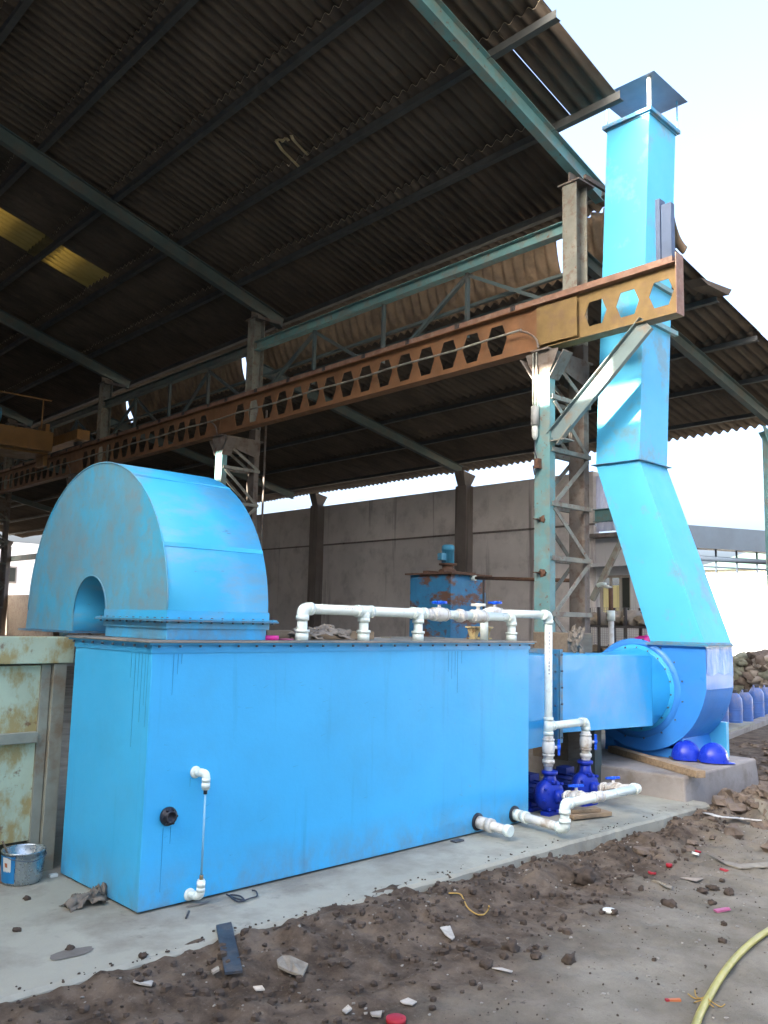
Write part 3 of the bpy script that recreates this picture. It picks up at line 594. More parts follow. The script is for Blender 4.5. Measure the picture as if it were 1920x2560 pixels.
c = uz(1143, 2104, 0); build('rubber_pad', MB().box(c.x-.05, c.x+.05, c.y-.03, c.y+.03, .001, .012), 'plate', loc=tuple(c), bevel=.002, label='small dark pad on the slab below the stub pipe', cat='pad')
c = uz(495, 2263, 0); build('nail', MB().tube([uz(465, 2295, .006), uz(472, 2278, .006)], .006, 8), 'plate', loc=tuple(c), label='short steel pin on the slab near the gauge', cat='pin')
for i, p in enumerate([(67, 2250), (42, 2329), (358, 2394), (175, 2375)]):
    c = uz(*p, 0); build('pebble', MB().lump((c.x, c.y, .01), .022, .018, .014, i+4, 6, .4), 'clod', loc=tuple(c), group='dark pebbles on the slab', cat='pebble',
      label=['dark pebble on the slab below the brick', 'dark pebble at the left edge of the slab', 'dark pebble near the soil edge of the slab', 'dark pebble beside the damp mark on the slab'][i])
g = MB()
for (p, rx_, ry_) in (((175, 2385), .12, .055), ((495, 2262), .075, .02)):
    c = uz(*p, 0); n_ = 28; g.add([(c.x, c.y, .0042)]+[(c.x+rx_*math.cos(a)*(1+.3*noise.noise(Vector((math.cos(a)*2, math.sin(a)*2, rx_*30)))), c.y+ry_*math.sin(a)*(1+.3*noise.noise(Vector((math.cos(a)*2+4, math.sin(a)*2, 0)))), .0042) for a in [k*2*math.pi/n_ for k in range(n_)]], [(0, k+1, (k+1) % n_+1) for k in range(n_)])
build('damp_stain', g, mat('damp_concrete', (.16, .145, .12), .7, var=.2, vscale=9), kind='structure')
# on the tank lid
Yp = 4.90; x0 = uy(668, 1575, Yp).x; x1 = uy(936, 1580, Yp).x
build('timber_plank', MB().box(x0, x1, Yp, Yp+.12, TZ+.002, TZ+.062), 'wood', loc=(x0, Yp, TZ), bevel=.004, label='weathered timber plank on the tank lid behind the first riser', cat='plank')
b = MB(); rr = random.Random(2); q0 = p0.x+.05
crumple(b, (q0+.20, HY+.08, TZ+.002), .26, .07, .075, 3); crumple(b, (q0+.05, HY+.06, TZ+.002), .10, .05, .05, 8)
build('dirty_cloth', b, 'cloth', solid=.002, loc=(q0, HY, TZ), label='crumpled beige cloth draped against the plank on the tank lid', cat='cloth')
c = uy(680, 1583, 4.66); b = MB().lathe([(.045, 0), (.06, 0), (.06, .03), (.045, .03), (.045, 0)], (c.x, 4.68, TZ+.002), 24); build('tape_roll', b, 'pink', loc=(c.x, 4.68, TZ), label='roll of pink tape on the tank lid beside the hood', cat='tape')
b = MB().lathe([(0, 0), (.05, 0), (.055, .008), (0, .01)], (c.x+.14, 4.69, TZ+.002), 20); build('plastic_disc', b, 'pinkp', loc=(c.x+.14, 4.69, TZ), label='flat pinkish plastic disc beside the tape roll', cat='disc')
c = uy(1090, 1580, 5.3); build('steel_strip', MB().box(c.x-.6, c.x+.1, 5.28, 5.40, TZ+.001, TZ+.012), 'lace', loc=(c.x, 5.3, TZ), label='flat steel strip lying along the far side of the tank lid', cat='steel strip')
for i, px_ in enumerate((1184, 1212)):
    x = uy(px_, 1570, 5.05).x; b = MB(); b.box(x-.045, x+.045, 5.0, 5.10, TZ+.002, TZ+.018); b.hexa([(x-.02, 5.02, TZ+.019), (x+.02, 5.02, TZ+.019), (x+.02, 5.08, TZ+.019), (x-.02, 5.08, TZ+.019)], [(x-.035, 5.0, TZ+.10), (x+.035, 5.0, TZ+.10), (x+.035, 5.1, TZ+.10), (x-.035, 5.1, TZ+.10)]); b.box(x-.05, x+.05, 4.99, 5.11, TZ+.101, TZ+.118)
    build('pipe_stand', b, 'yrust', loc=(x, 5.05, TZ), bevel=.004, group='yellow rusty pipe stands', cat='pipe stand', label=['left one of two yellow rusty stands under the valves', 'right one of two yellow rusty stands under the valves'][i])

# ================================================================== DUCT, FAN, CHIMNEY
DY0, DY1 = 4.80, 5.60; FX0, FX1 = 9.20, 9.88; FCY, FCZ = 5.215, .985
zt_ = uy(1398, 1636, DY0).z; zb_ = uy(1400, 1832, DY0).z; fxl = uy(1384, 1640, DY0).x; fxr = uy(1398, 1640, DY0).x
t = thing('inlet_duct', 'sky blue rectangular duct running from the tank end to the fan', 'duct', (7.6, 5.2, .4))
b = MB().hexa([(TX1+.002, DY0-.02, uy(1318, 1875, DY0).z), (fxl-.012, DY0, uy(1318, 1870, DY0).z+.0), (fxl-.012, DY1, uy(1318, 1870, DY0).z), (TX1+.002, DY1, uy(1318, 1875, DY0).z)],
             [(TX1+.002, DY0-.02, zt_+.0), (fxl-.012, DY0, zt_), (fxl-.012, DY1, zt_), (TX1+.002, DY1, zt_)]); build('tank_section', b, 'duct', t, bevel=.003)
b = MB()
zl = uy(1384, 1865, DY0).z
for x, q in ((fxl-.006, 0), (fxl+.030, 0)):
    rectring(MB(), 0, 0, 0, 0, 0, 0, 0)
    b.box(x-.005, x+.005, DY0-.055, DY0, zl, zt_+.05); b.box(x-.005, x+.005, DY1, DY1+.055, zl, zt_+.05); b.box(x-.005, x+.005, DY0, DY1, zt_+.002, zt_+.05); b.box(x-.005, x+.005, DY0, DY1, zl, zb_-.002)
build('joint_flange', b, 'flange', t)
for i in range(6): bolt(t, (fxl-.011, DY0-.03, zl+.06+i*(zt_-zl-.06)/5), ax=(-1, 0, 0))
b2 = MB().box(fxl+.037, fxl+.075, DY0-.052, DY0-.046, zl+.03, zt_+.05)
for i in range(6): bolt(t, (fxl+.056, DY0-.053, zl+.08+i*(zt_-zl-.08)/5), ax=(0, -1, 0))
build('flange_face', b2, ['flange'], t)
xr = uy(1629, 1638, DY0).x
b = MB().hexa([(fxl+.036, DY0, zb_), (xr, DY0, .615), (xr, DY1, .615), (fxl+.036, DY1, zb_)], [(fxl+.036, DY0, zt_), (xr, DY0, 1.375), (xr, DY1, 1.375), (fxl+.036, DY1, zt_)]); build('fan_section', b, 'duct', t, bevel=.003)
b = MB(); N = 32; sq = []
for k in range(N):
    a = 2*math.pi*k/N; c_, s_ = math.cos(a), math.sin(a); m_ = max(abs(c_), abs(s_)); sq.append((xr+.001, (DY0+DY1)/2+c_/m_*(DY1-DY0)/2, .995+s_/m_*.380))
ci = [(FX0-.02, FCY+.455*math.cos(2*math.pi*k/N), FCZ+.455*math.sin(2*math.pi*k/N)) for k in range(N)]
b.add(sq+ci, [(k, (k+1) % N, N+(k+1) % N, N+k) for k in range(N)]); b.sm = [True]*len(b.sm); build('round_transition', b, 'duct', t)
b = MB().lathe([(.42, 0), (.475, 0), (.475, .010), (.42, .010)], (FX0-.022, FCY, FCZ), 48, (1, 0, 0)); b.lathe([(.42, .012), (.495, .012), (.495, .02), (.42, .02)], (FX0-.022, FCY, FCZ), 48, (1, 0, 0)); build('round_flange', b, 'duct', t)
for k in range(20): a = 2*math.pi*k/20+.1; bolt(t, (FX0-.023, FCY+.466*math.cos(a), FCZ+.466*math.sin(a)), ax=(-1, 0, 0))
xs_ = uy(1470, 1840, 5.15).x
t = thing('duct_stand', 'dark steel trestle leg under the inlet duct behind the pumps', 'stand', (xs_, 5.2, 0)); b = MB().box(xs_-.03, xs_+.10, 5.05, 5.17, 0.01, .60); build('post', b, 'tealdark', t)
b = MB().bar((xs_-.35, 5.1, .02), (xs_-.02, 5.1, .52), .05, .05); build('brace', b, 'frame', t); build('cap_plate', MB().box(xs_-.08, xs_+.15, 5.0, 5.45, .602, .622), 'flange', t)
# plinth
build('fan_plinth', MB().hexa([(8.17, 4.09, -.25), (10.12, 4.16, -.25), (10.15, 6.6, -.25), (8.17, 6.6, -.25)], [(8.20, 4.12, .232), (10.08, 4.20, .232), (10.08, 6.6, .232), (8.20, 6.6, .232)]), 'plinth', loc=(9.1, 5, 0), bevel=.02, label='rough concrete plinth under the blue fan', cat='plinth')
P4 = [uz(1556, 1872, .236), uz(1540, 1878, .236), uz(1747, 1933, .236), uz(1775, 1925, .236)]
a = uz(1530, 1872, .27); b_ = uz(1752, 1936, .27)
build('timber_plank', MB().bar(a, b_, .11, .07), 'wood', loc=tuple(a), bevel=.004, label='rough timber plank along the near edge of the fan plinth', cat='plank')
a = uz(1420, 2040, .03); b_ = uz(1515, 2030, .03); build('timber_offcut', MB().bar(a, b_, .16, .035).bar(a+Vector((.05, .02, .036)), b_+Vector((-.1, .02, .036)), .10, .03), 'wood', loc=tuple(a), bevel=.003, label='two timber offcuts stacked on the slab below the suction pipe', cat='wood offcut')
# fan
t = thing('centrifugal_fan', 'deep blue centrifugal fan with snail shell casing on the concrete plinth', 'fan', (9.5, 5.2, .23))
near = 4.35; prof = [(near, 1.49), (near, 1.02)]
for i in range(1, 111):
    a = math.pi+i/110*math.pi*1.5; f = i/110
    r_ = .865*(1-f)**1.0*1+.52*f if i else .865
    r_ = .865-(.865-.52)*f**.8
    prof.append((FCY+r_*math.cos(a), FCZ+.035*(1-f)+r_*math.sin(a)))
prof += [(5.0, 1.50)] if prof[-1][0] < 5.0 else [(5.0, 1.502)]
b = MB(); k = len(prof); b.prism([(FX0, y, z) for y, z in prof], (FX1-FX0, 0, 0)); 
casing = build('volute_casing', b, 'fan', t, bevel=.004)
b = MB(); b.lathe([(.50, -.004), (.565, -.004), (.565, 0)], (FX0, FCY, FCZ), 48, (1, 0, 0))
build('inlet_ring', b, 'fan', t)
build('sky_reflection_sheet', MB().grid(lambda i, j: (FX0+.012+(FX1-FX0-.02)*i, near-.004-.004*abs(noise.noise(Vector((i*9, j*1.5, 2)))), 1.475-.27*j-(.07*noise.noise(Vector((i*3, 5, 0)))+.05*i)*(j > .95)), 40, 24), 'reflection', t)  # added sheet whose pale streaks imitate the sky reflected in the casing
for kk in range(16): a = 2*math.pi*kk/16+.2; bolt(t, (FX0-.005, FCY+.62*math.cos(a)*.97, FCZ+.60*math.sin(a)*.95), ax=(-1, 0, 0))
b = rectring(MB(), FX0, FX1, near, 5.0, 1.485, 1.497, .05); build('outlet_flange', b, 'flange', t)
b = MB(); b.box(9.28, 9.98, 4.66, 4.74, .234, .30); b.box(9.28, 9.98, 5.58, 5.66, .234, .30); b.box(9.26, 9.34, 4.745, 5.575, .234, .34); b.box(9.86, 9.94, 4.745, 5.575, .234, .30)
b.hexa([(9.24, 4.60, .30), (9.90, 4.60, .30), (9.90, 4.72, .30), (9.24, 4.72, .30)], [(9.22, 4.70, .60), (9.88, 4.70, .60), (9.88, 4.76, .60), (9.22, 4.76, .60)])
b.box(9.22, 9.90, 5.50, 5.62, .30, .62); build('pedestal', b, 'fan', t, bevel=.003)
b = MB().box(9.885, 9.95, 4.45, 4.75, .234, .62); b.box(9.90, 10.3, 5.0, 5.45, .24, .8).tube([(9.89, FCY, FCZ), (10.3, FCY, FCZ)], .07, 16); b.lathe([(0, 0), (.22, 0), (.22, .35), (0, .35)], (10.31, FCY, FCZ), 24, (1, 0, 0)); build('drive_unit', b, 'chim', t)
# chimney
t = thing('chimney', 'tall sky blue square sheet steel chimney with a cranked lower section', 'chimney', (9.55, 5, 1.5))
cx0, cx1 = FX0, FX1
K0, K1 = 5.115, 5.706; T0, T1 = 4.915, 5.504; KZ, TZc = 3.655, 8.06
b = MB().hexa([(cx0, 4.35, 1.500), (cx1, 4.35, 1.500), (cx1, 5.0, 1.500), (cx0, 5.0, 1.500)], [(cx0, K0, KZ), (cx1, K0, KZ), (cx1, K1, KZ), (cx0, K1, KZ)]); build('cranked_section', b, 'chim', t, bevel=.003)
b = MB().hexa([(cx0, K0, KZ+.012), (cx1, K0, KZ+.012), (cx1, K1, KZ+.012), (cx0, K1, KZ+.012)], [(cx0, T0, TZc), (cx1, T0, TZc), (cx1, T1, TZc), (cx0, T1, TZc)]); build('upright_section', b, 'chim', t, bevel=.003)
b = MB().box(cx0-.045, cx1+.045, K0-.045, K1+.045, KZ+.001, KZ+.010); build('knee_flange', b, 'flange', t)
b = rectring(MB(), cx0, cx1, 4.35, 5.0, 1.500, 1.512, .05); b = rectring(b, cx0+.001, cx1-.001, 4.351, 4.999, 1.513, 1.53, .006); build('base_flange', b, 'flange', t)
b = rectring(MB(), cx0-.001, cx1+.001, T0-.001, T1+.001, TZc-.06, TZc-.04, .012); rectring(b, cx0-.001, cx1+.001, T0-.001, T1+.001, TZc-.038, TZc+.008, .045); build('top_rim', b, 'flange', t)
cw = MB(); zc = 8.47; ax0, ax1, ay0, ay1 = cx0-.09, cx1+.12, T0-.12, T1+.10
cw.add([(ax0, ay0, zc), (ax1, ay0, zc), (ax1, ay1, zc), (ax0, ay1, zc), ((ax0+ax1)/2, (ay0+ay1)/2, zc+.20)], [(0, 1, 4), (1, 2, 4), (2, 3, 4), (3, 0, 4), (0, 3, 2, 1)]); build('rain_cowl', cw, 'capm', t)
for (x, y, r_) in ((cx0-.01, T0-.01, .018), (cx1+.01, T0-.02, .007), (cx1, T1, .007), (cx0, T1, .007)): build('cowl_post', MB().box(x-r_, x+r_, y-r_, y+r_, TZc+.01, zc-.001), 'white' if r_ > .01 else 'flange', t)  # near post coloured white to stand for the bright light on it
def stay(z, y0f):
    f = (z-KZ)/(TZc-KZ); y0 = K0+(T0-K0)*f; y1 = K1+(T1-K1)*f; b = MB()
    b.angle((cx0-.12, y0-.03, z), (cx1+.10, y0-.03, z), .05, .05); b.angle((cx0-.03, y0, z+.001), (cx0-.03, y1+.55, z+.001), .05, .05); return b
build('clamp_bar', stay(5.36, 0), 'teal', t); build('clamp_bar', stay(5.86, 0), 'teal', t)

# ================================================================== SHED
def zr(u, off=0): return 7.65+off-.3*(u-9.2)
def zl_(u, off=0): return 5.28+off-.21*(u-14.9)
shed = thing('industrial_shed', 'large open steel shed with dark corrugated roofs in two steps', 'building', (9, 14, 0), 1)
U0 = .4; VE = 44.
COLV = [6.365, 13.85, 20.6, 27.3, 34.]
# columns
def column(v):
    root = MB(); hw = .115
    b = MB().box(8.42, 8.435, v-hw, v+hw, .0, 4.95); b.box(8.436, 8.53, v-hw, v-hw+.014, 0, 4.95); b.box(8.436, 8.53, v+hw-.014, v+hw, 0, 4.95)
    c = build('column', b, 'teal', shed)
    b = MB().box(9.14, 9.155, v-hw, v+hw, .0, 5.3); b.box(9.156, 9.25, v-hw, v-hw+.014, 0, 5.3); b.box(9.156, 9.25, v+hw-.014, v+hw, 0, 5.3); build('rear_leg', b, 'browncol', c)
    b = MB().isec((9.13, v, 5.30), (9.13, v, 7.50), .22, .25, .016, up=(1, 0, 0)); build('upper_stub', b, 'lace', c)
    b = MB().box(8.98, 9.34, v-.17, v+.17, 7.501, 7.525); b.box(9.0, 9.30, v-.012, v+.012, 7.526, 7.66); b.box(8.95, 9.5, v-.30, v-.26, 7.44, 7.50); build('head_plate', b, 'browncol', c)
    zz = [.45, 1.12, 1.79, 2.46, 3.12, 3.79, 4.45]; b = MB()
    for s_ in (-1, 1):
        y = v+s_*(hw+.004)
        for z in zz: b.angle((8.44, y, z), (9.26, y, z-.0), .05, .05, .006)
        for i in range(len(zz)-1):
            a_, c_ = (8.50, 9.22) if i % 2 == 1 else (9.22, 8.50)
            b.bar((c_, y+s_*.006, zz[i]+.03), (a_, y+s_*.006, zz[i+1]-.02), .008, .06, (0, 0, 1)) if 0 else b.bar((c_, y+s_*.008, zz[i]+.03), (a_, y+s_*.008, zz[i+1]-.02), .012, .055)
        b.bar((8.50, y+s_*.008, 4.93), (9.22, y+s_*.008, 4.50), .012, .055)
    build('lacing', b, 'lace', c)
    b = MB().box(8.36, 9.34, v-.13, v+.13, 5.06, 5.085)
    b.prism([(8.46, v-.13, 5.059), (9.25, v-.13, 5.059), (9.25, v-.13, 4.80), (9.15, v-.13, 4.74), (8.55, v-.13, 4.88)], (0, .012, 0))
    b.prism([(8.46, v+.118, 5.059), (9.25, v+.118, 5.059), (9.25, v+.118, 4.80), (9.15, v+.118, 4.74), (8.55, v+.118, 4.88)], (0, .012, 0))
    b.prism([(8.412, v-.25, 5.059), (8.412, v+.25, 5.059), (8.412, v+.20, 4.92), (8.412, v+.115, 4.78), (8.412, v-.115, 4.78), (8.412, v-.20, 4.92)], (.008, 0, 0))
    b.hexa([(8.40, v-.33, 5.0), (8.60, v-.33, 5.0), (8.60, v-.12, 4.70), (8.40, v-.12, 4.70)], [(8.40, v-.33, 5.02), (8.60, v-.33, 5.02), (8.60, v-.12, 4.72), (8.40, v-.12, 4.72)])
    b.hexa([(8.40, v+.33, 5.0), (8.60, v+.33, 5.0), (8.60, v+.12, 4.70), (8.40, v+.12, 4.70)], [(8.40, v+.33, 5.02), (8.60, v+.33, 5.02), (8.60, v+.12, 4.72), (8.40, v+.12, 4.72)])
    build('girder_bracket', b, 'browncol', c)
    return c
c1 = column(COLV[0])
for v in COLV[1:]: column(v)
# rust patches with stubs of cut angles on the near column
b = MB()
for z in (2.95, 2.30):
    b.box(8.33, 8.419, COLV[0]+.02, COLV[0]+.07, z, z+.012); b.lump((8.417, COLV[0]-.01, z), .004, .05, .04, int(z*10), 6, .6)
build('cut_cleats', b, 'rustpipe', c1)
# strips cladding col 2 (thin dark pipe)
for v in (COLV[1],): build('drain_pipe', MB().tube([(9.33, v-.18, .2), (9.33, v-.18, 5.7)], .02, 10), 'browncol', shed)
# rafters
for v in COLV:
    b = MB().isec((U0, v, zr(U0, .125)), (9.75, v, zr(9.75, .125)), .13, .25, .014); build('rafter', b, 'tealdark' if v > 7 else 'teal', shed)  # near rafter takes the lighter teal, as if brightened by the open sky
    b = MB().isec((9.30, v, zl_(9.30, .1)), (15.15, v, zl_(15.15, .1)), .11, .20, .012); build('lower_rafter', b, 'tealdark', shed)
PU = [.85, 2.14, 3.43, 4.74, 6.05, 7.36, 8.65, 9.93]
for i, u in enumerate(PU):
    b = MB(); v0 = 5.34 if i < 7 else 6.2; z = zr(u, .252)
    b.box(u-.045, u+.045, v0, VE, z, z+.006); b.box(u-.045, u-.038, v0, VE, z+.0065, z+.10); build('purlin', b, 'purlin', shed)
LP = [10.1, 11.25, 12.5, 13.75, 15.0]
for u in LP:
    z = zl_(u, .202); b = MB().box(u-.04, u+.04, 5.45, VE, z, z+.006); b.box(u-.04, u-.034, 5.45, VE, z+.0065, z+.075); build('lower_purlin', b, 'purlin', shed)
# corrugated sheeting
def sheet_rows(b, u0, u1, v0, v1, zf, lift, pitch=.175, amp=.035, sheetw=1.05, rnd=None, skip=(), lipmat=True):
    rnd = rnd or random.Random(1); v = v0; wdt = sheetw
    while v < v1-.05:
        ve = min(v+wdt, v1); hit = False
        for (s0, s1) in skip:
            if v >= s0-1e-3 and ve <= s1+1e-3: hit = True
        if not hit:
            du0 = rnd.uniform(-.03, .03); du1 = rnd.uniform(-.03, .03); dz = rnd.uniform(-.004, .004); tilt = rnd.uniform(-.003, .003)
            a0, a1 = u0+du0, u1+du1; ovl = .06; nseg = int((ve+ovl-v)/pitch*6); th = .009
            def P(uu, vv, up): return (uu, vv, zf(uu)+dz+tilt*(vv-v)+lift*((uu-a0)/(a1-a0))+amp*math.sin(2*math.pi*vv/pitch)+up)
            us = [a0, (a0+a1)/2, a1]; vs = [v+(ve+ovl-v)*k/nseg for k in range(nseg+1)]; nv = len(vs)
            B = len(b.v); b.v += [Vector(P(uu, vv, up)) for up in (0, th) for uu in us for vv in vs]
            def F(f, smo, mi): b.f.append([B+i for i in f]); b.sm.append(smo); b.mi.append(mi)
            for lay in (0, 1):
                for i in range(2):
                    for j in range(nv-1):
                        o_ = lay*3*nv; F((o_+i*nv+j, o_+(i+1)*nv+j, o_+(i+1)*nv+j+1, o_+i*nv+j+1), True, 0)
            for j in range(nv-1):
                F((j, j+1, 3*nv+j+1, 3*nv+j), False, 1); F((2*nv+j, 2*nv+j+1, 5*nv+j+1, 5*nv+j), False, 1)
            for i in range(2):
                F((i*nv, (i+1)*nv, 3*nv+(i+1)*nv, 3*nv+i*nv), False, 0); F((i*nv+nv-1, (i+1)*nv+nv-1, 3*nv+(i+1)*nv+nv-1, 3*nv+i*nv+nv-1), False, 0)
        v = ve
    return b
b = MB(); rnd = random.Random(4); SKY_V0, SKY_V1 = 16.42, 17.46
zs = lambda u: zr(u, .385)
for i in range(len(PU)-1):
    last = i == len(PU)-2; v0 = 6.45 if last else 5.46
    ue = PU[i+1]+(.37 if last else .06)
    if i in (3, 4):
        sheet_rows(b, PU[i]-.15, ue, v0, SKY_V0, zs, .030, rnd=rnd); sheet_rows(b, PU[i]-.15, ue, SKY_V1, VE, zs, .030, rnd=rnd)
    elif i == 5:
        sheet_rows(b, PU[i]-.15, ue, 5.46, 6.02, zs, .030, rnd=rnd, sheetw=.7); sheet_rows(b, PU[i]-.15, ue, 6.10, VE, zs, .030, rnd=rnd)
    else: sheet_rows(b, PU[i]-.15, ue, v0, VE, zs, .030, rnd=rnd)
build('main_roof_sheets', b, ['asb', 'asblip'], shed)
b = MB(); sheet_rows(b, PU[3]-.15, PU[4]+.06, SKY_V0+.03, SKY_V1-.03, zs, .030, rnd=rnd, sheetw=2); sheet_rows(b, PU[4]-.15, PU[5]+.06, SKY_V0+.03, SKY_V1-.03, zs, .030, rnd=rnd, sheetw=2)
build('skylight', b, ['skyl', 'skyl'], shed)
# patched tear in the roof: two pale torn strips
b = MB()
def onr(px, py, off):
    d = _ray(px, py, 1); return Vector((0, 0, EYE))+d*((7.65+off+.3*9.2-EYE)/(d.z+.3*d.x))
for seg in ([(690, 352), (705, 375), (735, 405), (758, 428)], [(690, 352), (700, 348), (708, 356)], [(708, 350), (715, 345), (722, 352)], [(728, 338), (732, 348), (750, 368), (770, 388)]):
    pts = [onr(*p, .35) for p in seg]
    for i in range(len(pts)-1): b.bar(pts[i], pts[i+1], .05, .004)
build('torn_edge', b, mat('torn_pale_sheet', (.62, .55, .38), .9, var=.4, vscale=8, trans=(.8, .7, .45)), shed)
zlr = lambda u: zl_(u, .31)
b = MB(); LU = [10.06]+LP[1:]; rnd = random.Random(9)
for i in range(len(LU)-1): sheet_rows(b, LU[i]-.12, LU[i+1]+(.70 if i == len(LU)-2 else .06), 5.42, VE, zlr, .016, rnd=rnd)
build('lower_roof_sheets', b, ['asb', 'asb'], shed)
b = MB(); a = [uy(*p, 5.35, 1) for p in [(1752, 694), (1830, 724), (1822, 738), (1770, 712)]]; b.prism(a, (0, .25, .02)); build('loose_sheet', b, 'asb', shed)
# curved cladding between the roofs
def apron(v0, v1):
    b = MB(); n_ = 10; pitch = .205; amp = .075; nv = int((v1-v0)/pitch*8)
    def fn(i, j):
        a = i*math.pi/2; vv = v0+(v1-v0)*j; jag = .05*noise.noise(Vector((int(vv/1.0)*3.1, 2, 0)))*(i > .9)
        A_ = amp*math.sin(2*math.pi*vv/pitch); return (9.95+.40*(1-math.cos(a))-A_*math.cos(a)*.8, vv, 7.50-.76*math.sin(a)+A_*math.sin(a)*.8+jag)
    b.grid(fn, n_, nv); return b
g1 = [ux(1390, 605, 10.0, 1).y, ux(600, 960, 10.0, 1).y, ux(312, 1040, 10.0, 1).y]
for (a, c) in ((5.42, g1[0]-.32), (g1[0], g1[1]-.30), (g1[1], g1[2]-.25), (g1[2], VE)): build('curved_cladding', apron(a, c), 'asbtan', shed, solid=.008)
# eave truss of each bay
for i, v in enumerate(COLV[:-1]):
    a, c = v+.13, COLV[i+1]-.13
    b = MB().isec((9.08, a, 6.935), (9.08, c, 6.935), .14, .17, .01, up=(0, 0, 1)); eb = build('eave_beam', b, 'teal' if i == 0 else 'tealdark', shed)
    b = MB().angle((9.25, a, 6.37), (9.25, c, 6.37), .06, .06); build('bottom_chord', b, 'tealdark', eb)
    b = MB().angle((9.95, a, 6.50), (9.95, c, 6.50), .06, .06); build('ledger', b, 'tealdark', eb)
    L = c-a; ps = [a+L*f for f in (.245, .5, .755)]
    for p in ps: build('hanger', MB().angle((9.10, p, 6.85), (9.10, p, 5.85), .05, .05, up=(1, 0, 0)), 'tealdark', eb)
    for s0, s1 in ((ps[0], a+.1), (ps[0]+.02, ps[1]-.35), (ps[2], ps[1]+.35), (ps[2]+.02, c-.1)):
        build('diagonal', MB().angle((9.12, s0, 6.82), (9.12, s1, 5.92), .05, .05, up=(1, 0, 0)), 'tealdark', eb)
# outer wall, its posts and the far store room
OV = [6.44, 13.45, 19.0, 24.8, 30.5]
for v in OV[1:]+[37., 43.5]:
    b = MB().box(14.70, 14.949, v-.17, v+.17, 0, 4.86); build('wall_post', b, 'wallcol', shed); b = MB().hexa([(14.72, v-.12, 4.861), (14.92, v-.12, 4.861), (14.92, v+.12, 4.861), (14.72, v+.12, 4.861)], [(14.62, v-.15, 5.20), (15.05, v-.15, 5.12), (15.05, v+.15, 5.12), (14.62, v+.15, 5.20)]); build('post_head', b, 'wallcol', shed)
v = OV[0]-.13; b = MB().isec((14.85, v, 0), (14.85, v, 5.1), .20, .25, .014, up=(1, 0, 0)); b.prism([(14.55, v-.01, 5.18), (14.85, v-.01, 5.12), (14.75, v-.01, 4.82)], (0, .02, 0)); b.prism([(14.8, v-.2, 5.18), (14.8, v+.2, 5.12), (14.8, v, 4.7)], (.02, 0, 0)); build('wall_post', b, 'teal', shed)
b = MB().box(14.95, 15.15, 10.0, 31, 0, 3.73); build('string_ledge', MB().box(14.925, 15.0, 10.0, 31, 3.7305, 3.77), 'wallcol', shed); b.box(14.94, 15.16, 10.0, 31, 3.7705, 4.85); build('side_wall', b, 'wall', shed)
b = MB().isec((15.0, 9.0, 3.92), (15.0, 10.0, 3.92), .15, .26, .012); build('tie_beam', b, 'teal', shed)
b = MB(); b.grid(lambda i, j: (15.05+.02*math.sin(j*60), 9.0+j*1.0, 3.6+i*1.15), 2, 90); build('translucent_panel', b, 'lilac', shed, solid=.004)
# the slope of the roof beyond the ridge, with openings added to let sun patches onto the columns, and the far side wall (both outside the picture)
b = MB(); holes = []
for (v0, v1, za, zb2) in ((5.40, 6.55, 4.36, 4.80), (13.6, 14.05, 4.22, 4.70)):
    T_ = math.tan(SUN_EL)/math.cos(R(4)); f = lambda z: (z+T_*8.5-(7.65+.385+.3*8.8-.3*U0))/(T_+.3)
    ua, ub = f(za), f(zb2); dv = math.tan(R(4))*(8.5-(ua+ub)/2); holes.append((ua, ub, v0+dv, v1+dv))
def z2(u): return 7.65+.385+.3*8.8-.3*(U0-u)
cuts_u = sorted({-8.2, U0}|{h[0] for h in holes}|{h[1] for h in holes}); cuts_v = sorted({5.3, VE}|{h[2] for h in holes}|{h[3] for h in holes})
for i in range(len(cuts_u)-1):
    for j in range(len(cuts_v)-1):
        um, vm = (cuts_u[i]+cuts_u[i+1])/2, (cuts_v[j]+cuts_v[j+1])/2
        if any(h[0] < um < h[1] and h[2] < vm < h[3] for h in holes): continue
        q = [(cuts_u[i], cuts_v[j]), (cuts_u[i+1], cuts_v[j]), (cuts_u[i+1], cuts_v[j+1]), (cuts_u[i], cuts_v[j+1])]
        b.add([(u, v, z2(u)) for u, v in q], [(0, 1, 2, 3)])
build('far_slope_sheets', b, 'asb', shed)
b = MB().box(-8.45, -8.2, 5.3, VE, 0, z2(-8.2)+.1); build('far_side_wall', b, 'wall', shed)
b = MB().prism([(-8.2, VE-.2, 5.7), (9.6, VE-.2, 5.7), (9.6, VE-.2, 7.6), (U0, VE-.2, 10.5), (-8.2, VE-.2, 8.0)], (0, .1, 0)); build('end_gable', b, 'asb', shed); build('end_beam', MB().box(-8.2, 15, VE-.2, VE-.05, 4.95, 5.2), 'tealdark', shed); build('side_low_wall', MB().box(14.95, 15.1, 31.01, VE-.21, -.1, 2.5), 'browncol', shed); build('side_beam', MB().box(14.95, 15.1, 31.01, VE-.21, 4.15, 4.4), 'tealdark', shed); build('end_low_wall', MB().box(-8.2, 15, VE-.2, VE, -.1, 2.85), 'browncol', shed)
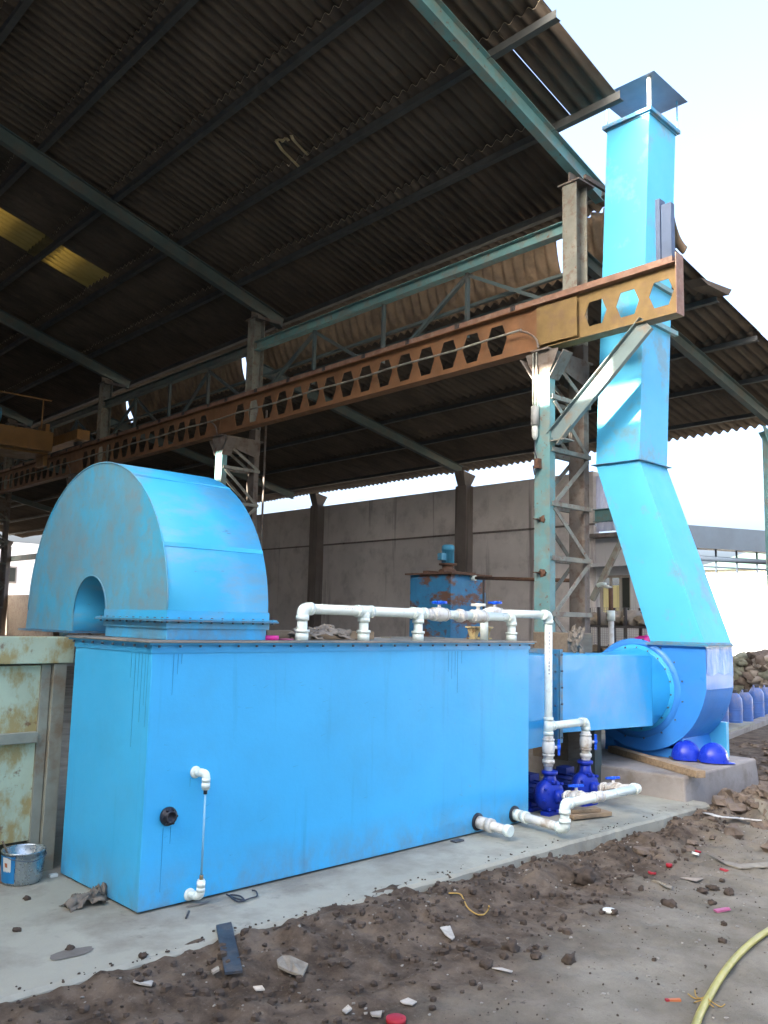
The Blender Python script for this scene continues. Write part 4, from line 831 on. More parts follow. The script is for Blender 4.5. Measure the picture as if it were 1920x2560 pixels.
# ================================================================== CRANE GIRDER
t = thing('crane_girder', 'orange castellated crane girder with rusty rail on the shed columns', 'girder', (8.5, 14, 5.1), 1)
ZB, ZT = 5.10, 5.70; zm = 5.40
def castell(v0, v1, solids=(), pitch=.43, hx_=(.160, .085, .20)):
    b = MB(); n_ = max(1, round((v1-v0)/pitch)); p = (v1-v0)/n_; u = 8.5; z0, z1 = ZB+.013, ZT-.013
    for i in range(n_):
        a, c = v0+i*p, v0+(i+1)*p; m_ = (a+c)/2
        if any(s0 < m_ < s1 for s0, s1 in solids): b.add([(u, a, z0), (u, c, z0), (u, c, z1), (u, a, z1)], [(0, 1, 2, 3)]); continue
        hw, ht, hh = hx_
        b.add([(u, a, z1), (u, c, z1), (u, c, zm), (u, m_+hw, zm), (u, m_+ht, zm+hh), (u, m_-ht, zm+hh), (u, m_-hw, zm), (u, a, zm)], [(0, 1, 4, 5), (1, 2, 3, 4), (0, 5, 6, 7)])
        b.add([(u, a, z0), (u, c, z0), (u, c, zm), (u, m_+hw, zm), (u, m_+ht, zm-hh), (u, m_-ht, zm-hh), (u, m_-hw, zm), (u, a, zm)], [(1, 0, 5, 4), (2, 1, 4, 3), (5, 0, 7, 6)])
    return b
segs = [(4.56, 6.28, 'ochre')]+[(COLV[i]+.14, COLV[i+1]+.13, 'orange') for i in range(len(COLV)-1)]
for k, (a, c, m_) in enumerate(segs):
    w_ = build('castellated_web', castell(a, c, solids=[(a-1, a+.45), (c-.55, c+1)] if k else [(c-.43, c+1)], hx_=(.172, .095, .20) if k else (.152, .09, .15)), m_, t, solid=.010, weld=True)
    build('top_flange', MB().box(8.41, 8.59, a, c, ZT-.012, ZT), 'railm' if not k else m_, w_); build('bottom_flange', MB().box(8.41, 8.59, a, c-(.0 if k == 0 else .2), ZB, ZB+.012), m_, w_)
    if k == 0:
        b = MB(); b.box(8.42, 8.58, a-.012, a-.001, ZB, ZT+.1); build('end_plate', b, 'railm', w_)
        b = MB().box(8.493, 8.507, c+.001, 6.50, ZB, ZT); b.box(8.42, 8.426, 5.85, 6.45, ZB+.05, ZT-.06); build('web_plate', b, 'ochre', w_)
    else:
        b = MB()
        for i in range(int((c-a)/.98)+1): b.box(8.405, 8.43, a+.3+i*.98, a+.36+i*.98, ZT+.001, ZT+.07)
        build('rail_clips', b, 'frame', w_)
build('rail', MB().box(8.43, 8.57, 4.60, VE-4, ZT+.001, ZT+.075), 'railm', t)
b = MB().box(8.46, 8.54, 4.62, 4.74, ZT+.076, ZT+.72).box(8.44, 8.56, 4.745, 4.80, ZT+.076, ZT+.80); build('buffer_post', b, 'capm', t)
pts = [(8.385, v, 5.395+.01*math.sin(v*3)) for v in [COLV[0]+.3+.6*k for k in range(46)]]
build('conduit', MB().tube(pts, .016, 8), 'lace', t)
for i, v in enumerate(COLV[:4]):
    q = [(8.37, v+.30, 5.38), (8.37, v+.2, 5.34), (8.36, v+.1, 5.27), (8.36, v+.04, 5.20), (8.37, v+.02, 5.10)]
    build('conduit_loop', MB().tube(spline(q), .014, 8), 'browncol', t)
# strut from the near column to the cantilever
b = MB(); a = Vector((8.46, 4.93, 5.08)); c = Vector((8.46, 6.22, 3.93))
b.bar(a, c, .20, .012, (1, 0, 0)); d = (c-a).normalized(); s_ = d.cross(Vector((1, 0, 0))).normalized()
b.bar(a+s_*.105+Vector((-.025, 0, 0)), c+s_*.105+Vector((-.025, 0, 0)), .010, .06, (1, 0, 0)); b.bar(a-s_*.105+Vector((-.025, 0, 0)), c-s_*.105+Vector((-.025, 0, 0)), .010, .06, (1, 0, 0))
build('knee_strut', b, 'strut', t); b = MB().box(8.40, 8.60, 6.02, 6.24, 3.90, 3.915); b.bar((8.43, 5.93, 4.06), (8.43, 6.13, 3.86), .02, .08, (1, 0, 0)); build('strut_foot', b, 'lace', t)
# lamp on the near column
t = thing('column_lamp', 'small glass bulkhead lamp with cable on the near green column', 'lamp', (8.38, 6.42, 4.0), 1)
v = 6.435; b = MB().tube([(8.37, v, 4.36), (8.37, v, 4.12)], .05, 14); build('lamp_housing', b, 'tube', t); build('lamp_glass', MB().tube([(8.37, v-.0, 4.119), (8.37, v, 4.06), (8.37, v, 3.98), (8.37, v, 3.94)], [.035, .042, .036, .015], 14), 'lampg', t)
build('conduit_pair', MB().tube([(8.37, v-.02, 4.36), (8.37, v-.02, 5.05)], .010, 8).tube([(8.37, v+.03, 4.36), (8.37, v+.03, 5.05)], .010, 8), 'lace', t)
build('cable', MB().tube(spline([(8.37, v, 3.94), (8.36, v-.01, 3.8), (8.36, v-.04, 3.66), (8.36, v-.01, 3.5), (8.36, v+.02, 3.62)]), .008, 7), 'wire', t)
build('junction', MB().box(8.35, 8.41, v-.07, v+.0, 3.58, 3.70), 'rustpipe', t)
# overhead crane
t = thing('overhead_crane', 'yellow overhead crane bridge at the left end of the orange girder', 'crane', (8, 22, 5.8), 1)
build('bridge_girder', MB().box(-7.8, 8.0, 22.1, 22.6, 5.62, 6.20), 'yellowp', t, bevel=.01); build('bridge_girder', MB().box(-7.8, 8.0, 20.9, 21.2, 5.62, 6.1), 'yellowp', t, bevel=.01)
build('end_carriage', MB().box(8.30, 8.62, 20.2, 23.4, 5.90, 6.14), 'yellowp', t); build('end_plate', MB().box(8.02, 8.12, 21.5, 22.0, 5.35, 6.42), 'yellowp', t)
b = MB()
for v_ in (20.6, 23.0): b.lathe([(0, -.06), (.13, -.06), (.13, .06), (0, .06)], (8.5, v_, 5.905), 20, (1, 0, 0))
build('wheel', b, 'frame', t); build('walkway', MB().box(2, 8.0, 21.25, 22.05, 5.58, 5.64), 'yellowp', t)
b = MB().box(5.6, 6.5, 21.2, 22.0, 6.25, 6.7); b.tube([(5.2, 21.6, 6.45), (6.9, 21.6, 6.45)], .22, 18); build('hoist', b, 'motorb', t)
b = MB()
for u in (3, 4.2, 5.4, 6.6, 7.8): b.bar((u, 21.2, 6.2), (u, 21.2, 6.95), .03, .03, (1, 0, 0))
b.bar((2, 21.2, 6.95), (8, 21.2, 6.95), .03, .03); build('handrail', b, 'yellowp', t)

# ================================================================== BEHIND THE TANK
MX0, MX1, MY0, MY1, MZ = 11.0, 11.93, 9.64, 10.6, 2.53
t = thing('mixing_tank', 'rust streaked blue square tank with stirrer motor in the shed', 'tank', (11.5, 10.1, 0))
build('tank_body', MB().box(MX0, MX1, MY0, MY1, .3, MZ-.03), 'rustbox', t, bevel=.006); build('top_plate', MB().box(MX0-.07, MX1+.08, MY0-.08, MY1+.07, MZ-.029, MZ), 'rusttop', t); b = MB().box(MX0+.1, MX1+.02, MY0+.25, MY0+.38, MZ+.001, MZ+.05).box(MX0+.1, MX1+.02, MY0+.62, MY0+.75, MZ+.001, MZ+.05); build('motor_beam', b, 'rusttop', t)
for x, y in ((MX0, MY0), (MX1-.1, MY0), (MX0, MY1-.1), (MX1-.1, MY1-.1)): build('leg', MB().box(x, x+.1, y, y+.1, 0, .299), 'frame', t)
mc = ux(1120, 1380, 11.45); mx, my = 11.45, mc.y
b = MB().lathe([(0, 0), (.15, 0), (.15, .03), (.10, .05), (.10, .10), (.16, .11), (.16, .14), (0, .14)], (mx, my, MZ+.05), 20); build('gearbox', b, 'rusttop', t)
b = MB().lathe([(0, 0), (.105, 0), (.105, .22), (.115, .22), (.115, .30), (.09, .33), (0, .33)], (mx, my, MZ+.191), 20); b.box(mx-.22, mx-.10, my-.05, my+.05, MZ+.24, MZ+.36)
for k in range(12): a = k*math.pi/6; b.bar((mx+.108*math.cos(a), my+.108*math.sin(a), MZ+.20), (mx+.108*math.cos(a), my+.108*math.sin(a), MZ+.40), .006, .012, (math.cos(a), math.sin(a), 0))
build('motor', b, 'motorb', t)
pa = uy(1178, 1445, MY0); b = MB().tube([(pa.x, MY0-.001, pa.z), (pa.x, MY0-.1, pa.z)], .045, 14); build('outlet_socket', b, 'pvc', t)
pe = ux(1455, 1452, 10.8)
t = thing('rusty_pipe', 'long thin rusty pipe from the mixing tank passing behind the near column', 'pipe', tuple(pa)); b = MB().tube([(pa.x, MY0-.11, pa.z), tuple(pe)], .030, 12); build('pipe_run', b, 'rustpipe', t)
build('end_socket', MB().tube([tuple(pe), tuple(pe+(pe-Vector((pa.x, MY0-.11, pa.z))).normalized()*.12)], .05, 14), 'pvcdirty', t)
b = MB().tube([tuple(uy(1209, 1450, 8.9)), tuple(uy(1209, 1640, 8.9))], .018, 8); build('support_rod', b, 'frame', t)
q = ux(1503, 1462, 10.6); q2 = ux(1527, 1470, 10.6)
t = thing('dip_pipe', 'upright rusty pipe with white elbow behind the duct', 'pipe', tuple(q)); build('elbow', MB().tube(bez(q+Vector((0, .06, -.01)), q+Vector((0, .0, .02)), q+Vector((0, -.07, .0))), .03, 14), 'pvc', t)
build('horizontal_run', MB().tube([q, q2], .024, 12), 'pvcdirty', t); build('riser_pipe', MB().tube([q2, (q2.x, q2.y, 1.85)], .032, 12), 'rustpipe', t); build('lower_pipe', MB().tube([(q2.x, q2.y, 1.849), (q2.x, q2.y, .3)], .04, 12), 'pvcdirty', t); build('coupling', MB().tube([(q2.x, q2.y, 1.9), (q2.x, q2.y, 1.76)], .055, 14), 'pvc', t)
# things on or behind the duct
a = ux(1332, 1622, 8.2).y; c = ux(1420, 1622, 8.2).y
build('rusty_bin', MB().box(8.2, 8.7, c, a, .0, 1.42+.18), 'woodd', loc=(8.4, (a+c)/2, 0), bevel=.01, label='tall dusty brown bin behind the duct at the column foot', cat='bin')
b = MB(); rr = random.Random(8)
q = ux(1446, 1600, 8.1); crumple(b, q+Vector((0, 0, -.0)), .085, .14, .09, 4, True)
build('hanging_rag', b, 'glove', solid=.003, loc=tuple(q), label='beige rag bundled on the column foot behind the duct', cat='rag')
build('switch_box', MB().box(9.0, 9.08, ux(1340, 1560, 9, 0).y, ux(1325, 1560, 9, 0).y, 1.60, 1.86), mat('cream_box', (.42, .36, .16), .6), loc=(9, 9, 1.6), label='small yellowish switch box left of the near column', cat='switch box') if 0 else None
# store room by the wall
t = thing('store_room', 'pale plastered store room with a window beyond the chimney', 'building', (15.3, 9.2, 0), 1)
v0, v1 = 8.85, 9.99
wv0, wv1, wz0, wz1 = 9.20, 9.93, 1.85, 2.70
b = MB().box(15.0, 15.2, v0, wv0, 0, 3.45).box(15.0, 15.2, wv1, v1, 0, 3.45).box(15.0, 15.2, wv0, wv1, 0, wz0).box(15.0, 15.2, wv0, wv1, wz1, 3.45).box(15.201, 16.3, v0, v0+.2, 0, 3.45); build('wall', b, 'room', t)
b = MB().box(14.7, 14.999, v0-.1, v1, 2.86, 2.93); build('sunshade', b, 'room', t); b = MB().box(14.75, 16.4, v0-.15, v1, 3.451, 3.53); build('roof', b, 'wallcol', t)
b = MB().box(15.05, 15.10, wv0, wv1, wz0, wz0+.05).box(15.05, 15.10, wv0, wv1, wz1-.05, wz1).box(15.05, 15.10, wv0, wv0+.05, wz0+.051, wz1-.051).box(15.05, 15.10, wv1-.05, wv1, wz0+.051, wz1-.051)
for f in (.36, .66): b.box(15.05, 15.10, wv0+(wv1-wv0)*f-.02, wv0+(wv1-wv0)*f+.02, wz0+.052, wz1-.052)
w_ = build('window', b, 'winframe', t); build('pane', MB().box(15.11, 15.115, wv0, wv0+.36*(wv1-wv0), wz0, wz1), 'pane', w_); build('curtain', MB().box(15.12, 15.13, wv0+.36*(wv1-wv0), wv1, wz0, wz1-.2), 'curtain', w_)
# brace seen in front of the store room
b = MB().bar(ux(1555, 1350, 12, 1), ux(1480, 1500, 12, 1), .06, .09); build('raking_brace', b, 'lace', loc=(12, 8, 0), shed=1, label='raking grey steel brace between column and chimney', cat='brace')
# storage rack with clutter
t = thing('storage_rack', 'dark steel rack with wire mesh back behind the fan', 'rack', (12.5, 8, 0), 1)
v0, v1 = 7.25, 8.75; b = MB()
for v in (v0, v0+.5, v0+1.0, v1): b.box(12.45, 12.49, v-.02, v+.02, 0, 2.0); b.box(12.91, 12.95, v-.02, v+.02, 0, 2.0)
build('uprights', b, 'frame', t)
for z in (.65, 1.16, 1.66): build('shelf', MB().box(12.44, 12.96, v0-.03, v1+.03, z, z+.04), 'frame', t)
b = MB()
for k in range(38): v = v0+k*(v1-v0)/37; b.box(12.965, 12.970, v-.003, v+.003, .6, 2.0)
for k in range(36): z = .6+k*.04; b.box(12.972, 12.976, v0, v1, z-.003, z+.003)
build('mesh_back', b, 'mesh', t)
rr = random.Random(21); names = ['grey', 'brown', 'dusty', 'lumpy', 'torn', 'flat', 'bulging', 'folded']
kk = 0
for z, n_, mt in ((1.701, 5, 'sack'), (1.201, 4, 'woodd'), (.691, 4, 'sackg')):
    for i in range(n_):
        v = v0+.12+(i+.5)*(v1-v0-.2)/n_; rz_ = rr.uniform(.06, .10) if z < 1.5 else rr.uniform(.09, .15)
        b = MB().lump((12.7, v, z+rz_*.9), .20, .15, rz_, kk+3, 9, .35, .1); kk += 1
        lv = {1.701: 'top', 1.201: 'middle', .691: 'bottom'}[z]; od = ['first', 'second', 'third', 'fourth', 'fifth'][n_-1-i]
        build('scrap_bundle', b, mt, loc=(12.7, v, z), shed=1, group='bundles on the storage rack', cat='bundle', label=f'{od} dusty bundle from the left on the {lv} rack shelf')
q = ux(1608, 1600, 11.9); build('pink_bag', MB().lump(q, .10, .12, .07, 3, 8, .5), 'pink', loc=tuple(q), label='crumpled pink bag beside the chimney foot', cat='bag')
# ================================================================== HELMETS
def helmet(px, py, heading, label, tagged):
    c = uz(px, py, .234); t = thing('hard_hat', label, 'hard hat', (c.x, c.y, .234), group='blue hard hats on the plinth')
    rx_, ry_, rz_ = .160, .135, .20; q = Matrix.Rotation(heading, 3, 'Z'); o_ = Vector((c.x, c.y, .243))
    def fn(i, j):
        th = i*math.pi/2; ph = j*2*math.pi; d = Vector((math.sin(th)*math.cos(ph)*rx_, math.sin(th)*math.sin(ph)*ry_, math.cos(th)**.85*rz_))
        rg = math.exp(-(d.y/.018)**2); d *= 1+.035*rg*min(1, (1-i)*4)
        return o_+q @ d
    build('shell', MB().grid(fn, 16, 64), 'helmet', t)
    b = MB(); n_ = 48
    def rim(k, a): ph = 2*math.pi*k/n_; pk = max(0, math.cos(ph))**2; return o_+q @ Vector(((rx_-.004+a*(.012+.060*pk))*math.cos(ph), (ry_-.004+a*(.012+.012*pk))*math.sin(ph), .004-.010*pk*a))
    b.add([rim(k, a) for k in range(n_) for a in (0, 1)], [(2*k, 2*k+1, (2*k+3) % (2*n_), (2*k+2) % (2*n_)) for k in range(n_)], True); build('brim', b, 'helmet', t, solid=.005)
    b = MB(); b.tube([o_+q @ Vector((-rx_-.006, .07*s_, .012)) for s_ in (-1, 0, 1)], .008, 8); build('suspension_strap', b, 'jerrylid', t)
    if tagged:
        ph = -.55; ct = .42
        def on(ph, z, k=1.03): r0 = math.sqrt(max(0, 1-(z/rz_)**2)); return o_+q @ Vector((math.cos(ph)*rx_*r0*k, math.sin(ph)*ry_*r0*k, z))
        g_ = MB(); g_.grid(lambda i, j: on(ph+(i-.5)*.36, .035+.065*j), 4, 4); build('tag', g_, 'tag', t, solid=.002)
        b = MB()
        for (x_, z_, w2, h2) in ((-.10, .068, .03, .036), (-.04, .082, .09, .007), (-.04, .054, .09, .007), (.08, .076, .03, .020), (.10, .058, .03, .016)): b.grid(lambda i, j: on(ph+x_+(i-.5)*w2, z_+(j-.5)*h2, 1.045), 1, 1)
        build('tag_print', b, 'ink', t)
helmet(1716, 1900, R(-50), 'plain blue hard hat, left one of the pair on the plinth', 0); helmet(1784, 1907, R(-50), 'blue hard hat with a white tag, right one of the pair', 1)
# ================================================================== RIGHT BACKGROUND
def jerry(x, y, label, s=1.):
    t = thing('plastic_drum', label, 'drum', (x, y, -.15), group='blue plastic drums in a row'); w_ = .12*s; b = MB()
    prof = [(0, 0), (.10, 0), (.115, .02), (.12, .06), (.12, .42), (.115, .47), (.08, .53), (.04, .56), (.04, .58), (0, .58)]
    b.lathe([(r_*1.02*s, z*s) for r_, z in prof], (x, y, -.15), 24)
    for z in (.14, .30): b.lathe([(.118*s, z*s), (.126*s, (z+.008)*s), (.126*s, (z+.02)*s), (.118*s, (z+.028)*s)], (x, y, -.15), 24)
    build('drum_body', b, 'jerry', t); build('cap', MB().lathe([(.042*s, .545*s), (.048*s, .55*s), (.048*s, .60*s), (0, .605*s)], (x, y, -.15), 16), 'jerrylid', t)
    b = MB().tube(bez((x-.09*s, y, .48*s-.15), (x-.05*s, y, .66*s-.15), (x-.0*s, y+.06*s, .53*s-.15)), .012*s, 8); build('handle', b, 'jerry', t)
order = ['leftmost, half hidden behind the fan', 'second from the fan', 'third from the fan', 'fourth from the fan', 'fifth from the fan, near the photo edge', 'last at the photo edge']
for i, (px_, py_) in enumerate([(1802, 1826), (1836, 1822), (1864, 1812), (1892, 1800), (1918, 1792), (1945, 1784)]):
    q = uz(px_, py_, -.12); jerry(q.x, q.y, f'blue plastic drum, {order[i]}', 1.16+.06*(i % 2))
a = uz(1775, 1858, -.1); c = uz(1925, 1797, -.1); d = (c-a).normalized(); build('kerb', MB().bar(a-d*.6, c+d*3, .22, .12), 'plinth', kind='structure')
rr = random.Random(31); k = 0
for (px_, py_, z_) in [(1850, 1740, .1), (1875, 1745, .1), (1905, 1740, .1), (1845, 1710, .5), (1870, 1705, .5), (1900, 1700, .5), (1848, 1680, .8), (1885, 1685, .8), (1915, 1668, .8), (1850, 1665, 1.0), (1910, 1655, 1.0), (1930, 1720, .3), (1940, 1690, .7)]:
    q = ux(px_, py_, 19.5); b = MB().lump(q, .38, .34, .24, k, 9, .4)
    for e_ in range(4): b.lump(q+Vector((rr.uniform(-.3, -.1), rr.uniform(-.25, .25), rr.uniform(-.1, .22))), .10, .12, .09, k+e_*7, 6, .6)
    k += 1
    build('waste_sack', b, ['sack', 'sackg', 'clodl'][k % 3], loc=tuple(q), group='waste sacks heaped behind the drums', cat='sack', label='dusty waste sack in the heap behind the blue drums')
# rusty / earth odds on top of drums row
# gantry beam beyond
P_, Q = uz(1655, 1338, 4.6), uz(2060, 1366, 4.6)
t = thing('pipe_gantry', 'long grey pipe gantry crossing the bright yard beyond the chimney', 'gantry', tuple(P_)); d = (Q-P_).normalized()
hgt = (uz(1800, 1330, 4.6)-Vector((0, 0, EYE))).length*55/FPX
build('gantry_beam', MB().bar(P_, Q, .5, hgt), 'gantry', t)
for dz_, r_ in ((-.72, .09), (-1.0, .03)): build('gantry_pipe', MB().tube([P_+Vector((0, 0, dz_*hgt/.7*.9)), Q+Vector((0, 0, dz_*hgt/.7*.9))], r_, 10), 'gantry', t)
b = MB(); L = (Q-P_).length
for k in range(8): p = P_+d*(L*(k+.5)/8); b.bar(p-Vector((0, 0, hgt/2)), p-Vector((0, 0, hgt/2+.75)), .05, .05, (1, 0, 0))
for f in (.0, 1.): p = P_+d*L*f; b.box(p.x-.2, p.x+.2, p.y-.2, p.y+.2, -.2, p.z-hgt/2)
build('hanger', b, 'gantry', t)
# white sunlit building with green-grey roof
t = thing('white_workshop', 'overexposed white workshop with green grey roof beyond the drums', 'building', (42, 24, 0))
a = uz(1800, 1560, 1.5) if 0 else ux(1790, 1425, 44); c = ux(2010, 1425, 44); z0 = a.z
b = MB().box(44, 56, c.y, a.y+1.0, -.3, z0); build('wall', b, 'whitew', t)
ap = ux(1880, 1392, 44); b = MB().add([(43.5, c.y-.5, z0), (43.5, a.y+1.4, z0), (57, a.y+1.4, z0), (57, c.y-.5, z0), (47, (a.y+c.y)/2+1.6, ap.z+.55), (53, (a.y+c.y)/2+1.6, ap.z+.55)], [(0, 1, 4), (1, 2, 5, 4), (2, 3, 5), (3, 0, 4, 5), (0, 3, 2, 1)]); build('roof', b, 'farroof', t)
b = MB()
for k in range(4): y = c.y+1+k*(a.y-c.y)/4; b.box(43.96, 43.99, y, y+.9, 1.4, 2.6)
build('windows', b, 'lilac', t) if 0 else None
build('yard_wall', MB().box(60, 60.3, -40, 60, -.3, 2.9), 'whitew', loc=(60, 10, 0), label='long white boundary wall at the far side of the yard', cat='wall')
# buildings seen through the open far end of the shed
t = thing('office_block', 'pale block seen through the far left end of the shed', 'building', (20, 58, 0))
build('wall', MB().box(8, 36, 58, 66, -.3, 6.3), 'whitew', t)
for x in range(9, 35, 3):
    for z in (1.2, 3.6): w_ = build('window', MB().box(x, x+1.5, 57.93, 57.99, z, z+1.1), 'winframe', t); build('pane', MB().box(x+.1, x+1.4, 57.90, 57.925, z+.1, z+1.0), 'pane', w_)
# tall block added to keep this side of the yard in shade (outside the picture, left)
t = thing('yard_shade_block', 'unseen grey block added to shade the yard, outside the picture', 'building', (-14, -8, 0)); b = MB().box(-22, -12, -26, 7.0, -.3, 11.5); build('wall', b, 'shade_block', t)
# ================================================================== DEBRIS
def gz(p, dz=0):
    q = uz(*p, -.12)
    for _ in range(3): q = uz(*p, ground_h(q.x, q.y))
    q.z += dz; return q
def ringcap(p, r_, h, m, label, name='bottle_cap', tilt=0, cat='bottle cap'):
    c = gz(p, .004); b = MB().lathe([(0, h*.9), (r_*.9, h*.9), (r_, h*.8), (r_*1.02, 0), (r_*.88, 0), (r_*.85, h*.75), (0, h*.75)], c, 20, (tilt, -.3*tilt, 1)); build(name, b, m, loc=tuple(c), label=label, cat=cat)
ringcap((1738, 2138), .028, .02, 'white', 'white cap with red rim highest among the yard caps', tilt=.3); ringcap((1745, 2132), .024, .014, 'red', 'red ring behind the white cap', 'plastic_ring', .2, 'ring')
ringcap((1630, 2186), .030, .018, 'red', 'flat red cap lying left of the others', tilt=.1); ringcap((1673, 2168), .024, .026, 'red', 'small upright red cap in the middle of the yard litter'); ringcap((1810, 2182), .034, .028, 'red', 'larger red cap near the right edge', tilt=.2)
ringcap((990, 2556), .045, .02, 'red', 'red cap cut by the bottom edge of the picture'); ringcap((1523, 2281), .040, .018, 'white', 'flat white lid beside a dark clod', name='jar_lid', cat='lid')
c = gz((1803, 2281), .012); build('wrapper', MB().bar(c-Vector((.04, -.02, 0)), c+Vector((.05, -.02, .004)), .035, .012).lump(c+Vector((.05, -.02, .004)), .02, .02, .01, 3, 5, .4), 'pinkp', loc=tuple(c), label='pink and white wrapper on the trodden soil', cat='wrapper')
c = gz((1685, 2503), .006); t = thing('lighter', 'small orange lighter with red end on the soil', 'lighter', tuple(c)); build('lighter_body', MB().bar(c-Vector((.02, -.015, 0)), c+Vector((.025, -.02, 0)), .018, .01), 'lorange', t); build('lighter_head', MB().bar(c-Vector((.034, -.025, 0)), c-Vector((.021, -.0155, 0)), .018, .011), 'red', t)
def plate(pts, th, m, label, name, cat, lift=.01):
    ps = [gz(p, lift) for p in pts]; b = MB().prism([p for p in ps], (0, 0, th)); return build(name, b, m, loc=tuple(ps[0]), label=label, cat=cat)
plate([(692, 2410), (705, 2400), (725, 2400), (770, 2420), (757, 2450), (725, 2440), (695, 2425)], .012, 'board', 'shoe sole shaped plywood scrap on the dark soil', 'board_scrap', 'board')
plate([(332, 2462), (345, 2450), (383, 2462), (378, 2472), (350, 2468)], .008, 'paper', 'curled pale paper scrap below the slab edge', 'paper_scrap', 'paper')
plate([(1350, 2145), (1360, 2140), (1375, 2150), (1374, 2162)], .01, 'board', 'small grey board scrap by the slab edge', 'board_scrap', 'board')
plate([(1624, 2205), (1640, 2207), (1682, 2222), (1678, 2228), (1650, 2218)], .008, 'board', 'thin splintered board near the red caps', 'board_scrap', 'board')
plate([(1765, 2137), (1800, 2155), (1850, 2166), (1925, 2160), (1925, 2172), (1850, 2176), (1815, 2165)], .008, 'board', 'long curled veneer strip near the right edge', 'veneer_strip', 'board')
plate([(1866, 2015), (1925, 2035), (1925, 2080)], .02, 'board', 'plywood sheet corner poking out of the earth heap', 'plywood_sheet', 'board', .08)
plate([(1100, 2325), (1125, 2320), (1137, 2350), (1130, 2356), (1112, 2342)], .006, 'paper', 'crumpled pale leaf shaped scrap right of the slab', 'paper_scrap', 'paper')
plate([(1230, 2426), (1255, 2426), (1282, 2434), (1278, 2437), (1250, 2431)], .004, 'paper', 'thin curled strip on the trodden soil', 'paper_scrap', 'paper')
plate([(1000, 2510), (1020, 2502), (1042, 2512), (1030, 2520), (1008, 2516)], .005, 'paper', 'torn tissue scrap near the bottom edge', 'paper_scrap', 'paper')
plate([(632, 2474), (655, 2472), (662, 2482), (640, 2484)], .006, 'paper', 'small square paper scrap under the plywood scrap', 'paper_scrap', 'paper')
plate([(855, 2534), (870, 2520), (880, 2530), (865, 2542)], .006, 'paper', 'folded pale scrap at the bottom middle', 'paper_scrap', 'paper'); plate([(925, 2540), (955, 2536), (952, 2550), (930, 2548)], .008, 'stone', 'flat pale stone flake at the bottom middle', 'stone_flake', 'stone')
plate([(695, 2325), (715, 2318), (755, 2335), (745, 2345), (705, 2340)], .008, 'cloth', 'torn grey plastic scrap at the slab edge', 'plastic_scrap', 'scrap'); plate([(758, 2290), (780, 2284), (808, 2292), (800, 2304), (765, 2302)], .012, 'board', 'broad flat scrap lying on the slab edge', 'board_scrap', 'board')
plate([(527, 2435), (545, 2425), (548, 2433), (532, 2442)], .01, 'stone', 'pale stone chip left of the steel strip', 'stone_flake', 'stone'); plate([(1700, 2198), (1760, 2200), (1740, 2208)], .004, 'cloth', 'grey foil scrap beside the veneer strip', 'plastic_scrap', 'scrap')
rr = random.Random(17)
clods = [((1462, 2198), .075), ((1783, 2224), .035), ((1822, 2236), .035), ((1755, 2232), .04), ((1780, 2260), .028), ((1672, 2266), .045), ((1535, 2284), .028), ((1275, 2374), .045), ((1422, 2404), .035), ((1215, 2418), .035), ((1340, 2395), .03), ((1805, 2205), .022), ((1806, 2355), .022), ((1635, 2402), .014), ((1340, 2370), .02), ((1260, 2395), .025), ((1810, 2312), .02), ((1524, 2206), .02)]
where = ['big dark clod at the edge of the loose soil', 'dark clod left of the right edge pair', 'dark round clod nearest the right edge', 'flat dark clod left of the paired clods', 'small clod below the paired clods', 'grey brown clod under the splintered board', 'small clod touching the white lid', 'broad dark clod on the soil tongue', 'round clod alone on trodden soil', 'dark clod beside the thin curled strip', 'low clod between trodden and loose soil', 'tiny clod below the larger red cap', 'small clod above the hose', 'tiny clod in the bare middle ground', 'tiny clod at the loose soil border', 'clod below the broad dark clod', 'small clod below the pink wrapper', 'tiny clod right of the big dark clod']
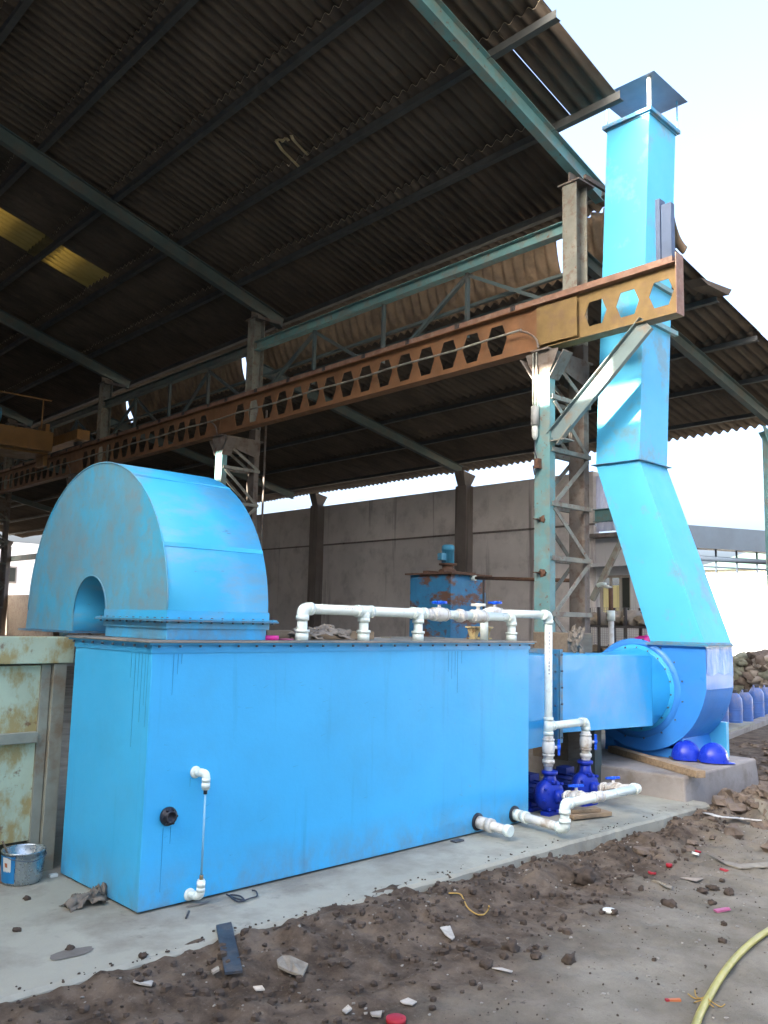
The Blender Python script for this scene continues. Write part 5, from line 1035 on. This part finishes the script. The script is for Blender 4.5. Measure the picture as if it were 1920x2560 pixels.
for i, (p, r_) in enumerate(clods):
    c = gz(p, r_*.3); build('dirt_clod', MB().lump(c, r_, r_*rr.uniform(.7, 1), r_*rr.uniform(.5, .75), i*5, 8, .5, .1), 'clod', loc=tuple(c), label=where[i], cat='clod', group='dirt clods on the yard')
# twine, hose, plastic strip
pts = [gz(p, .012) for p in [(1122, 2238), (1150, 2240), (1160, 2256), (1170, 2275), (1190, 2290), (1208, 2292), (1220, 2280), (1222, 2270)]]; build('twine', MB().tube(spline(pts, 6), .0045, 6), 'rope', loc=tuple(pts[0]), label='curled yellow twine on the dark loose soil', cat='twine')
pts = [gz(p, .022) for p in [(1735, 2590), (1750, 2548), (1775, 2500), (1805, 2450), (1840, 2405), (1880, 2366), (1925, 2334), (1990, 2300)]]
build('hose', MB().tube(spline(pts, 8), .018, 16), 'hose', loc=tuple(pts[0]), label='yellow green hose crossing the bottom right corner', cat='hose')
b = MB()
for seg in ([(1720, 2488), (1740, 2500), (1765, 2510), (1775, 2520)], [(1737, 2478), (1742, 2495), (1764, 2516)], [(1775, 2518), (1800, 2520), (1812, 2514)], [(1735, 2510), (1760, 2518), (1785, 2522)]): b.tube(spline([gz(p, .03 if 1750 < p[0] < 1780 else .006) for p in seg], 5), .003, 6)
build('twine', b, 'rope', loc=tuple(gz((1765, 2515))), label='frayed twine knotted round the hose', cat='twine')
b = MB(); pts = spline([gz(p, .03) for p in [(1700, 2032), (1730, 2035), (1770, 2042), (1800, 2050), (1850, 2054), (1900, 2060)]], 5)
for i in range(len(pts)-1): b.bar(pts[i], pts[i+1], .04+.02*rr.random(), .006)
build('plastic_strip', b, 'pvcdirty', loc=tuple(pts[0]), label='crumpled pale plastic strip trailing from the plinth foot', cat='plastic strip')
c = gz((1545, 2078), .02); build('crushed_can', MB().lump(c, .05, .035, .03, 3, 8, .5), 'cloth', loc=tuple(c), label='crushed beige carton in the dark soil by the slab', cat='carton')
SC.render.film_transparent = False
for o in bpy.data.objects:
    if '_loc' in o: del o['_loc']
